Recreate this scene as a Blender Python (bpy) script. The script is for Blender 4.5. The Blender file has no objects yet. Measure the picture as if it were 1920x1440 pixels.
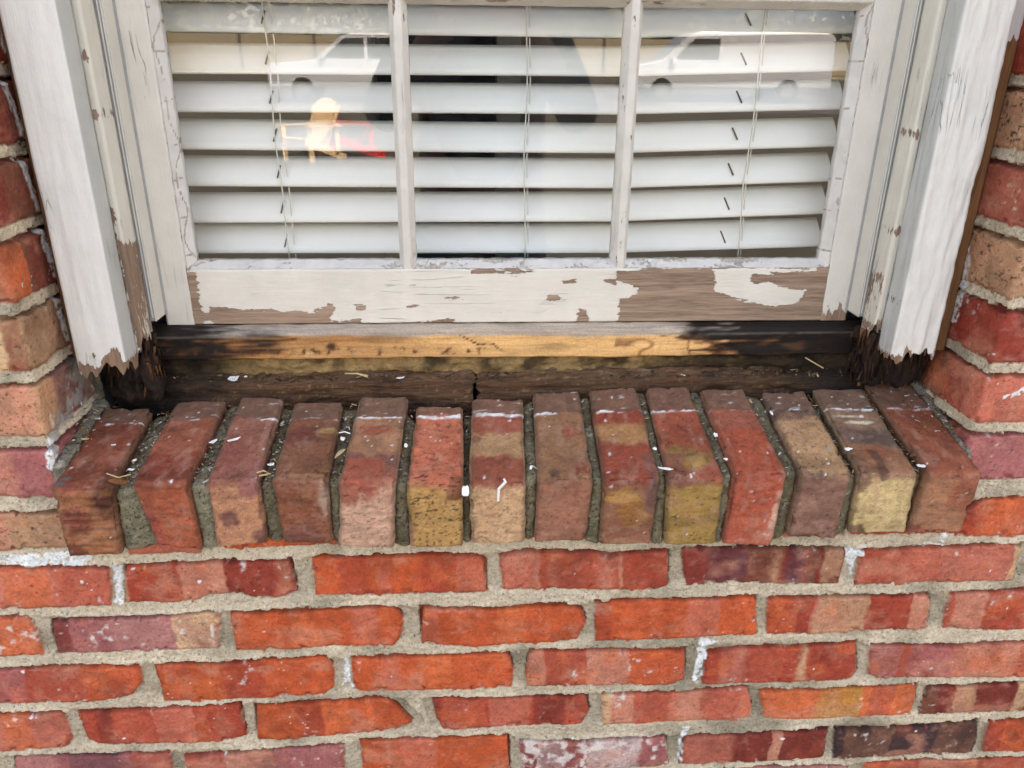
import bpy, math, random
import numpy as np
from math import radians, sin, cos, pi
from mathutils import Matrix, Vector

random.seed(7)
RNG = np.random.default_rng(11)
scene = bpy.context.scene
COL = scene.collection

# ------------------------------------------------------------------ camera
FPX = 1442.0
TH, YAW, ROLL = np.radians([22.62, 3.27, 0.636])
CAM = np.array([0.0, -0.7318, 0.5071])
FW = np.array([sin(YAW) * cos(TH), cos(YAW) * cos(TH), -sin(TH)])
RT = np.cross(FW, [0, 0, 1]); RT /= np.linalg.norm(RT)
UP = np.cross(RT, FW)
RT, UP = RT * cos(ROLL) + UP * sin(ROLL), -RT * sin(ROLL) + UP * cos(ROLL)
cd = bpy.data.cameras.new('camera')
cam = bpy.data.objects.new('camera', cd); COL.objects.link(cam)
cd.sensor_width = 36; cd.lens = FPX / 1920 * 36; cd.clip_start = 0.02; cd.clip_end = 600
cam.matrix_world = Matrix(((RT[0], UP[0], -FW[0], CAM[0]), (RT[1], UP[1], -FW[1], CAM[1]), (RT[2], UP[2], -FW[2], CAM[2]), (0, 0, 0, 1)))
scene.camera = cam

# ------------------------------------------------------------------ light: open shade, sun behind the house
SUN_EL, SUN_AZ = radians(48), radians(25)      # azimuth from +y towards +x
w = bpy.data.worlds.new('World'); scene.world = w; w.use_nodes = True
nt = w.node_tree; bg = nt.nodes['Background']
sky = nt.nodes.new('ShaderNodeTexSky'); sky.sky_type = 'NISHITA'; sky.sun_disc = False
sky.sun_elevation = SUN_EL; sky.sun_rotation = SUN_AZ; sky.dust_density = 3.0; sky.air_density = 0.7; sky.ozone_density = 0.6
nt.links.new(sky.outputs[0], bg.inputs[0]); bg.inputs[1].default_value = 0.15
sd = bpy.data.lights.new('sun', 'SUN'); sd.energy = 2.2; sd.angle = radians(0.5); sd.color = (1, .98, .95)
so = bpy.data.objects.new('sun', sd); COL.objects.link(so)
sdir = Vector((sin(SUN_AZ) * cos(SUN_EL), cos(SUN_AZ) * cos(SUN_EL), sin(SUN_EL)))
so.rotation_euler = sdir.to_track_quat('Z', 'Y').to_euler(); so.location = (3, 8, 9)
vs = scene.view_settings
vs.view_transform = 'Standard'; vs.look = 'None'; vs.gamma = 1; vs.exposure = 3.2
try:
    vs.use_white_balance = True; vs.white_balance_temperature = 9900; vs.white_balance_tint = 14
except Exception:
    pass
scene.cycles.max_bounces = 8; scene.cycles.transparent_max_bounces = 12
scene.cycles.use_denoising = True

# ------------------------------------------------------------------ projection helpers (photo px -> real planes)
def ray(u, v): return FW + RT * ((u - 960) / FPX) - UP * ((v - 720) / FPX)
def py(u, v, y): d = ray(u, v); return CAM + d * ((y - CAM[1]) / d[1])
def refl(u, v, Y):                       # where a thing seen in the pane stands, at depth y=Y
    m = py(u, v, .15); d = ray(u, v) * [1, -1, 1]; return m + d * ((Y - m[1]) / d[1])
def z3(x, y): return (x / 1.9458, 700 + y / 1.9458)

def lin(c):
    c = np.asarray(c, float) / 255.0
    return np.where(c <= .04045, c / 12.92, ((c + .055) / 1.055) ** 2.4)

# ------------------------------------------------------------------ numpy noise
def _h(ix, iy, iz, seed):
    n = (ix.astype(np.uint32) * np.uint32(374761393) + iy.astype(np.uint32) * np.uint32(668265263)
         + iz.astype(np.uint32) * np.uint32(2147483647) + np.uint32((seed * 974634777) % 4294967296))
    n = (n ^ (n >> np.uint32(13))) * np.uint32(1274126177)
    n = (n ^ (n >> np.uint32(16))) * np.uint32(2246822519)
    n = n ^ (n >> np.uint32(15))
    return n.astype(np.float64) / 4294967295.0
def vn(P, sc, seed=0):
    q = np.asarray(P, float) * sc + 1000.37
    if q.shape[1] == 2:
        i = np.floor(q).astype(np.int64); f = q - i; f = f * f * (3 - 2 * f)
        z = np.zeros(len(q), np.int64); x0, y0 = i[:, 0], i[:, 1]
        a = _h(x0, y0, z, seed); b = _h(x0 + 1, y0, z, seed); c = _h(x0, y0 + 1, z, seed); d = _h(x0 + 1, y0 + 1, z, seed)
        return (a + (b - a) * f[:, 0]) * (1 - f[:, 1]) + (c + (d - c) * f[:, 0]) * f[:, 1]
    i = np.floor(q).astype(np.int64); f = q - i; f = f * f * (3 - 2 * f)
    r = 0
    for dx in (0, 1):
        for dy in (0, 1):
            for dz in (0, 1):
                wgt = (f[:, 0] if dx else 1 - f[:, 0]) * (f[:, 1] if dy else 1 - f[:, 1]) * (f[:, 2] if dz else 1 - f[:, 2])
                r = r + wgt * _h(i[:, 0] + dx, i[:, 1] + dy, i[:, 2] + dz, seed)
    return r
def fb(P, sc, seed=0, o=3, g=.5):        # fractal noise about -1..1
    r = 0; a = 1; t = 0
    for k in range(o):
        r = r + a * (vn(P, sc, seed + k * 17) * 2 - 1); t += a; a *= g; sc = np.asarray(sc) * 2.07
    return r / t * 1.6
def ss(a, b, x): t = np.clip((x - a) / (b - a), 0, 1); return t * t * (3 - 2 * t)
def mixc(c, col, f): return c + (col - c) * np.asarray(f)[:, None]

def sdf_poly(x, z, poly):
    poly = np.asarray(poly, float); n = len(poly); d = np.full(len(x), 1e9); s = np.ones(len(x))
    for i in range(n):
        a = poly[i]; b = poly[i - 1]; e = b - a; wx = x - a[0]; wz = z - a[1]
        t = np.clip((wx * e[0] + wz * e[1]) / max(e @ e, 1e-12), 0, 1)
        d = np.minimum(d, (wx - e[0] * t) ** 2 + (wz - e[1] * t) ** 2)
        c1 = z >= a[1]; c2 = z < b[1]; c3 = e[0] * wz > e[1] * wx
        s = np.where((c1 & c2 & c3) | (~c1 & ~c2 & ~c3), -s, s)
    return s * np.sqrt(d)

# ------------------------------------------------------------------ object helpers
def tag(o, label=None, cat=None, group=None, kind=None):
    if label: o['label'] = label
    if cat: o['category'] = cat
    if group: o['group'] = group
    if kind: o['kind'] = kind
    return o
def thing(name, loc, label, cat, group=None, kind=None):
    o = bpy.data.objects.new(name, None); COL.objects.link(o); o.location = loc; o.empty_display_size = .05
    return tag(o, label, cat, group, kind)
def world_off(p):
    v = Vector((0, 0, 0))
    while p is not None: v += p.location; p = p.parent
    return np.array(v)
def fin(me, name, mat, parent, smooth):
    if mat: me.materials.append(mat)
    if smooth: me.polygons.foreach_set('use_smooth', np.ones(len(me.polygons), bool))
    o = bpy.data.objects.new(name, me); COL.objects.link(o)
    if parent is not None: o.parent = parent
    return o
def quads(name, V, F, mat, parent=None, cols=None, attrs=None, smooth=True):
    V = np.asarray(V, float); F = np.asarray(F, np.int64)
    if parent is not None: V = V - world_off(parent)
    me = bpy.data.meshes.new(name)
    me.vertices.add(len(V)); me.vertices.foreach_set('co', V.astype(np.float32).ravel())
    k = F.shape[1]
    me.loops.add(F.size); me.loops.foreach_set('vertex_index', F.astype(np.int32).ravel())
    me.polygons.add(len(F)); me.polygons.foreach_set('loop_start', np.arange(0, F.size, k, dtype=np.int32))
    me.update(calc_edges=True)
    if cols is not None:
        a = me.color_attributes.new('col', 'FLOAT_COLOR', 'POINT')
        a.data.foreach_set('color', np.c_[np.clip(cols, 0, 1), np.ones(len(V))].astype(np.float32).ravel())
    for kx, val in (attrs or {}).items():
        a = me.attributes.new(kx, 'FLOAT', 'POINT'); a.data.foreach_set('value', np.asarray(val, np.float32))
    me.validate()
    return fin(me, name, mat, parent, smooth)
def gridF(h, w, wrap=False):             # quad indices for an h x w vertex grid
    j = np.arange(w if wrap else w - 1); i = np.arange(h - 1)
    I, J = np.meshgrid(i, j, indexing='ij'); J2 = (J + 1) % w
    return np.stack([I * w + J, I * w + J2, (I + 1) * w + J2, (I + 1) * w + J], -1).reshape(-1, 4)
def poly_mesh(name, V, F, mat, parent=None, smooth=False, bevel=0, local=False):
    V = np.asarray(V, float)
    if parent is not None and not local: V = V - world_off(parent)
    me = bpy.data.meshes.new(name); me.from_pydata([tuple(v) for v in V], [], [tuple(int(i) for i in f) for f in F]); me.update()
    o = fin(me, name, mat, parent, smooth)
    if bevel:
        m = o.modifiers.new('bevel', 'BEVEL'); m.width = bevel; m.segments = 2; m.limit_method = 'ANGLE'
    return o
BF = [(0, 3, 2, 1), (4, 5, 6, 7), (0, 1, 5, 4), (1, 2, 6, 5), (2, 3, 7, 6), (3, 0, 4, 7)]
def boxV(x0, x1, y0, y1, z0, z1): return [(x0, y0, z0), (x1, y0, z0), (x1, y1, z0), (x0, y1, z0), (x0, y0, z1), (x1, y0, z1), (x1, y1, z1), (x0, y1, z1)]
class MB:
    def __init__(s): s.V = []; s.F = []
    def add(s, V, F): n = len(s.V); s.V += [tuple(v) for v in V]; s.F += [tuple(i + n for i in f) for f in F]; return s
    def box(s, *a, rot=None, c=None):
        V = np.array(boxV(*a))
        if rot is not None:
            c = V.mean(0) if c is None else np.array(c); V = (V - c) @ np.array(rot).T + c
        return s.add(V, BF)
    def tube(s, pts, r, n=8):
        pts = [np.array(p, float) for p in pts]; rr = r if hasattr(r, '__len__') else [r] * len(pts); rings = []
        for i, p in enumerate(pts):
            t = pts[min(i + 1, len(pts) - 1)] - pts[max(i - 1, 0)]; t = t / (np.linalg.norm(t) + 1e-12)
            a = np.cross(t, [0, 0, 1] if abs(t[2]) < .9 else [1, 0, 0]); a /= np.linalg.norm(a); b = np.cross(t, a)
            rings.append([p + rr[i] * (a * cos(q) + b * sin(q)) for q in np.linspace(0, 2 * pi, n, endpoint=False)])
        V = [v for R_ in rings for v in R_]; F = []
        for i in range(len(pts) - 1):
            for k in range(n): F.append((i * n + k, i * n + (k + 1) % n, (i + 1) * n + (k + 1) % n, (i + 1) * n + k))
        F.append(tuple(range(n))[::-1]); F.append(tuple((len(pts) - 1) * n + k for k in range(n)))
        return s.add(V, F)
    def prism(s, poly, axis, lo, hi):    # polygon in the two other axes, extruded along axis
        n = len(poly); V = []
        for h in (lo, hi):
            for a, b in poly: V.append({'x': (h, a, b), 'y': (a, h, b), 'z': (a, b, h)}[axis])
        F = [tuple(range(n))[::-1], tuple(range(n, 2 * n))] + [(i, (i + 1) % n, n + (i + 1) % n, n + i) for i in range(n)]
        return s.add(V, F)
    def build(s, name, mat, parent=None, smooth=False, bevel=0, local=False):
        return poly_mesh(name, s.V, s.F, mat, parent, smooth, bevel, local)

# ------------------------------------------------------------------ materials
def newmat(name):
    m = bpy.data.materials.new(name); m.use_nodes = True; n = m.node_tree.nodes; return m, n, m.node_tree.links, n['Principled BSDF']
def node(n, t, **k):
    x = n.new(t)
    for a, b in k.items(): setattr(x, a, b)
    return x
def noise(n, l, scale, detail=4, rough=.6, vec=None, dist=0):
    x = n.new('ShaderNodeTexNoise'); x.inputs['Scale'].default_value = scale; x.inputs['Detail'].default_value = detail
    x.inputs['Roughness'].default_value = rough; x.inputs['Distortion'].default_value = dist
    if vec is not None: l.new(vec, x.inputs['Vector'])
    return x.outputs['Fac']
def mapped(n, l, sx, sy, sz):
    tc = n.new('ShaderNodeTexCoord'); mp = n.new('ShaderNodeMapping'); mp.inputs['Scale'].default_value = (sx, sy, sz)
    l.new(tc.outputs['Object'], mp.inputs['Vector']); return mp.outputs[0]
def mrange(n, l, src, a, b, c, d, clamp=True):
    x = n.new('ShaderNodeMapRange'); x.clamp = clamp
    for i, v in zip((1, 2, 3, 4), (a, b, c, d)): x.inputs[i].default_value = v
    l.new(src, x.inputs[0]); return x.outputs[0]
def math_(n, l, op, a, b):
    x = n.new('ShaderNodeMath'); x.operation = op
    for i, v in enumerate((a, b)):
        if isinstance(v, (int, float)): x.inputs[i].default_value = v
        else: l.new(v, x.inputs[i])
    return x.outputs[0]
def mulcol(n, l, c, f):
    x = n.new('ShaderNodeVectorMath'); x.operation = 'SCALE'; l.new(c, x.inputs[0]); l.new(f, x.inputs['Scale']); return x.outputs[0]
def mixcol(n, l, f, a, b):
    x = n.new('ShaderNodeMix'); x.data_type = 'RGBA'
    for s, v in ((0, f), (6, a), (7, b)):
        if isinstance(v, (int, float)): x.inputs[s].default_value = v
        elif isinstance(v, (tuple, list, np.ndarray)): x.inputs[s].default_value = (*v[:3], 1)
        else: l.new(v, x.inputs[s])
    return x.outputs[2]
def bump(n, l, h, dist, strength=1, prev=None):
    x = n.new('ShaderNodeBump'); x.inputs['Distance'].default_value = dist; x.inputs['Strength'].default_value = strength
    l.new(h, x.inputs['Height'])
    if prev is not None: l.new(prev, x.inputs['Normal'])
    return x.outputs[0]

def masonry(name, fine=1400, amp=.25, bd=.0006, rough=.9, dark=.12, pt=.0):
    m, n, l, b = newmat(name)
    at = node(n, 'ShaderNodeVertexColor', layer_name='col')
    v = mapped(n, l, 1, 1, 1)
    f1 = noise(n, l, fine, 4, .7, v); f2 = noise(n, l, fine * .22, 5, .65, v)
    k = math_(n, l, 'MULTIPLY', mrange(n, l, f1, .25, .75, 1 - amp, 1 + amp), mrange(n, l, f2, .3, .7, 1 - amp * .6, 1 + amp * .6))
    pits = mrange(n, l, noise(n, l, fine * .45, 2, .5, v), .29 + pt, .335 + pt, dark, 1)
    k = math_(n, l, 'MULTIPLY', k, pits)
    l.new(mulcol(n, l, at.outputs[0], k), b.inputs['Base Color'])
    h = math_(n, l, 'ADD', math_(n, l, 'MULTIPLY', f1, .5), math_(n, l, 'ADD', f2, math_(n, l, 'MULTIPLY', pits, .6)))
    l.new(bump(n, l, h, bd), b.inputs['Normal'])
    b.inputs['Roughness'].default_value = rough; b.inputs['Specular IOR Level'].default_value = .25
    return m
M_brick = masonry('brick_surface', 1200, .24, .0010, .9, .45, .02)
M_mortar = masonry('mortar_surface', 900, .32, .0016, .95, .45, .032)
M_sandy = masonry('sill_mortar_surface', 800, .45, .0022, .95, .35, .05)

def painted(name, grain='z', paint=(238, 238, 236), wood=(140, 112, 92), wood2=(100, 78, 62), rp=.42, craze=0.0, pamp=.0055):
    """paint film over wood; attribute pd (metres, >0 = paint) says where the film is left"""
    m, n, l, b = newmat(name)
    at = node(n, 'ShaderNodeAttribute', attribute_name='pd'); pc = node(n, 'ShaderNodeVertexColor', layer_name='col')
    if grain == 'z': vg = mapped(n, l, 1, 1, .06); ve = mapped(n, l, 1, 1, .25)
    else: vg = mapped(n, l, .05, 1, 1); ve = mapped(n, l, .25, 1, 1)
    v = mapped(n, l, 1, 1, 1)
    e = math_(n, l, 'ADD', mrange(n, l, noise(n, l, 260, 3, .6, ve), .2, .8, -pamp, pamp), mrange(n, l, noise(n, l, 1200, 2, .6, ve), .2, .8, -.0012, .0012))
    fac = mrange(n, l, math_(n, l, 'ADD', at.outputs['Fac'], e), -.0001, .00025, 0, 1)
    g = noise(n, l, 900, 5, .65, vg, .2); g2 = noise(n, l, 160, 4, .6, vg, .4)
    wc = mixcol(n, l, mrange(n, l, g, .3, .7, 0, 1), lin(wood2), lin(wood))
    wc = mixcol(n, l, mrange(n, l, g2, .42, .66, 0, .75), wc, lin(np.array(wood) * 1.15))
    lf = noise(n, l, 22, 4, .6, v); pf = mrange(n, l, lf, .3, .7, .93, 1.03)
    ck = math_(n, l, 'ABSOLUTE', math_(n, l, 'SUBTRACT', noise(n, l, 70, 3, .55, vg, .6), .5), 0)
    ckm = math_(n, l, 'MAXIMUM', mrange(n, l, ck, .0, .006, 0, 1), mrange(n, l, noise(n, l, 11, 2, .5, v), .39, .45, 0, 1))
    dirt = math_(n, l, 'MULTIPLY', mrange(n, l, noise(n, l, 700, 3, .5, v), .22, .27, .72, 1), mrange(n, l, ckm, 0, 1, .74, 1))
    cr = mrange(n, l, g, .27, .33, 1 - craze, 1)
    pcol = mulcol(n, l, pc.outputs[0], math_(n, l, 'MULTIPLY', math_(n, l, 'MULTIPLY', pf, dirt), cr))
    l.new(mixcol(n, l, fac, wc, pcol), b.inputs['Base Color'])
    l.new(mrange(n, l, fac, 0, 1, .85, rp), b.inputs['Roughness'])
    b.inputs['Specular IOR Level'].default_value = .35
    h1 = bump(n, l, math_(n, l, 'MULTIPLY', fac, ckm), .0011)
    h2 = bump(n, l, g, .0009, .55, h1)
    h3 = bump(n, l, noise(n, l, 120, 3, .5, v), .0008, .6, h2)
    l.new(h3, b.inputs['Normal'])
    return m
M_paint = painted('white_paint_on_wood', 'z', rp=.4)
M_cream = painted('cream_paint_on_wood', 'z', craze=.25, wood=(150, 124, 104), wood2=(112, 90, 74))
M_rail = painted('cream_paint_on_rail', 'x', wood=(156, 130, 110), wood2=(108, 86, 70), craze=.35, rp=.6, pamp=.0042)
M_putty = painted('cracked_putty', 'z', wood=(176, 164, 150), wood2=(146, 134, 122), craze=.3, rp=.7, pamp=.0035)

def wood(name, scale=500, amp=.45, bd=.0012, rough=.8, axis='x'):
    m, n, l, b = newmat(name)
    at = node(n, 'ShaderNodeVertexColor', layer_name='col')
    vg = mapped(n, l, .06, 1, 1) if axis == 'x' else mapped(n, l, 1, 1, .08)
    v = mapped(n, l, 1, 1, 1)
    g = noise(n, l, scale, 5, .65, vg, .3); g2 = noise(n, l, scale * .25, 4, .6, vg, .5); g3 = noise(n, l, scale, 3, .6, v)
    k = math_(n, l, 'MULTIPLY', mrange(n, l, g, .25, .75, 1 - amp, 1 + amp), mrange(n, l, g2, .3, .7, 1 - amp * .6, 1 + amp * .5))
    k = math_(n, l, 'MULTIPLY', k, mrange(n, l, g3, .3, .7, .85, 1.15))
    l.new(mulcol(n, l, at.outputs[0], k), b.inputs['Base Color'])
    h = math_(n, l, 'ADD', g, math_(n, l, 'MULTIPLY', g3, .5))
    l.new(bump(n, l, h, bd), b.inputs['Normal']); b.inputs['Roughness'].default_value = rough
    b.inputs['Specular IOR Level'].default_value = .3
    return m
M_bare = wood('bare_pine', 420, .22, .0008, .7)
M_rot = wood('rotten_wood', 420, .6, .0028, .55)
M_rotz = wood('rotten_wood_upright', 420, .6, .003, .85, 'z')

def plain(name, c, rough=.6, metal=0, amp=.08, scale=40, bd=0, spec=.4):
    m, n, l, b = newmat(name); v = mapped(n, l, 1, 1, 1)
    f = noise(n, l, scale, 5, .6, v)
    rgb = n.new('ShaderNodeRGB'); rgb.outputs[0].default_value = (*lin(c), 1)
    l.new(mulcol(n, l, rgb.outputs[0], mrange(n, l, f, .3, .7, 1 - amp, 1 + amp)), b.inputs['Base Color'])
    b.inputs['Roughness'].default_value = rough; b.inputs['Metallic'].default_value = metal; b.inputs['Specular IOR Level'].default_value = spec
    if bd: l.new(bump(n, l, f, bd), b.inputs['Normal'])
    return m
def streaky(name, c, amp=.1, axis='x', rough=.5, scale=200):
    m, n, l, b = newmat(name); v = mapped(n, l, .03, 1, 1) if axis == 'x' else mapped(n, l, 1, 1, .03)
    f = noise(n, l, scale, 4, .6, v)
    rgb = n.new('ShaderNodeRGB'); rgb.outputs[0].default_value = (*lin(c), 1)
    l.new(mulcol(n, l, rgb.outputs[0], mrange(n, l, f, .3, .7, 1 - amp, 1 + amp)), b.inputs['Base Color'])
    b.inputs['Roughness'].default_value = rough; l.new(bump(n, l, f, .0003, .4), b.inputs['Normal']); return m
def glassmat(name):
    m, n, l, b = newmat(name); n.remove(b)
    out = n['Material Output']; tr = n.new('ShaderNodeBsdfTransparent'); gl = n.new('ShaderNodeBsdfGlossy'); gl.inputs['Roughness'].default_value = 0.0
    tr.inputs[0].default_value = (.975, .985, .98, 1)
    fr = n.new('ShaderNodeFresnel'); ge = n.new('ShaderNodeNewGeometry'); l.new(mrange(n, l, ge.outputs['Backfacing'], 0, 1, 1.5, 1 / 1.5), fr.inputs[0])
    v = mapped(n, l, 1, 1, 1); bn = bump(n, l, noise(n, l, 7, 1, .5, v), .00025, .5)
    l.new(bn, gl.inputs['Normal'])
    mx = n.new('ShaderNodeMixShader'); l.new(fr.outputs[0], mx.inputs[0]); l.new(tr.outputs[0], mx.inputs[1]); l.new(gl.outputs[0], mx.inputs[2])
    # thin film of dust on the outside of the pane
    df = n.new('ShaderNodeBsdfDiffuse'); df.inputs[0].default_value = (.6, .6, .58, 1)
    m2 = n.new('ShaderNodeMixShader'); l.new(mrange(n, l, noise(n, l, 30, 5, .7, v), .35, .8, .0, .02), m2.inputs[0])
    l.new(mx.outputs[0], m2.inputs[1]); l.new(df.outputs[0], m2.inputs[2])
    l.new(m2.outputs[0], out.inputs[0]); return m
M_glass = glassmat('window_glass')
M_slat = streaky('blind_vinyl', (240, 236, 229), .02, 'x', .55, 300)
M_cord = plain('cord_cotton', (212, 208, 196), .9)
M_track = plain('grey_jamb_track', (158, 158, 156), .5, 0, .12, 60)
M_chip = plain('paint_flake', (236, 236, 232), .5, 0, .1, 300, .0004)
M_leaf = plain('dead_leaf', (120, 76, 42), .8, 0, .4, 300, .0008)
M_straw = plain('dry_straw', (196, 168, 120), .8, 0, .2, 300)
M_dark = plain('dark_hole', (40, 30, 24), .9, 0, .3, 60)

# ------------------------------------------------------------------ palette
PAL = dict(O=(203, 88, 50), o=(214, 104, 62), R=(172, 68, 48), r=(186, 84, 62), D=(132, 52, 42), P=(204, 134, 108), p=(192, 108, 88), T=(190, 142, 108),
           C=(218, 178, 136), V=(96, 62, 70), K=(72, 48, 48), Y=(190, 136, 62), M=(170, 98, 94), m=(182, 120, 112), S=(200, 108, 86), B=(126, 82, 62), W=(226, 214, 204))
def mute(c, f, k=1.0):
    c = np.asarray(c, float); g = c @ [.3, .55, .15]; return (c * (1 - f) + g * np.array([1.12, .98, .88]) * f) * k
PAL = {k: mute(lin(v), .02) for k, v in PAL.items()}
MORT = lin((206, 188, 162)); MORT_D = lin((150, 138, 116)); GREYM = lin((150, 146, 138))
WHITE = lin((226, 226, 222))
exec_colour_gain = 1.0

# ==================================================================================================
#  BRICK WALL : one unfolded height field (s runs along the face and turns the corner into the reveal)
# ==================================================================================================
XL, XR = -.435, .5497
def wx(pts): return [(lambda q: (q[0], q[2]))(py(*z3(x, y), 0)) for x, y in pts]
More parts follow.
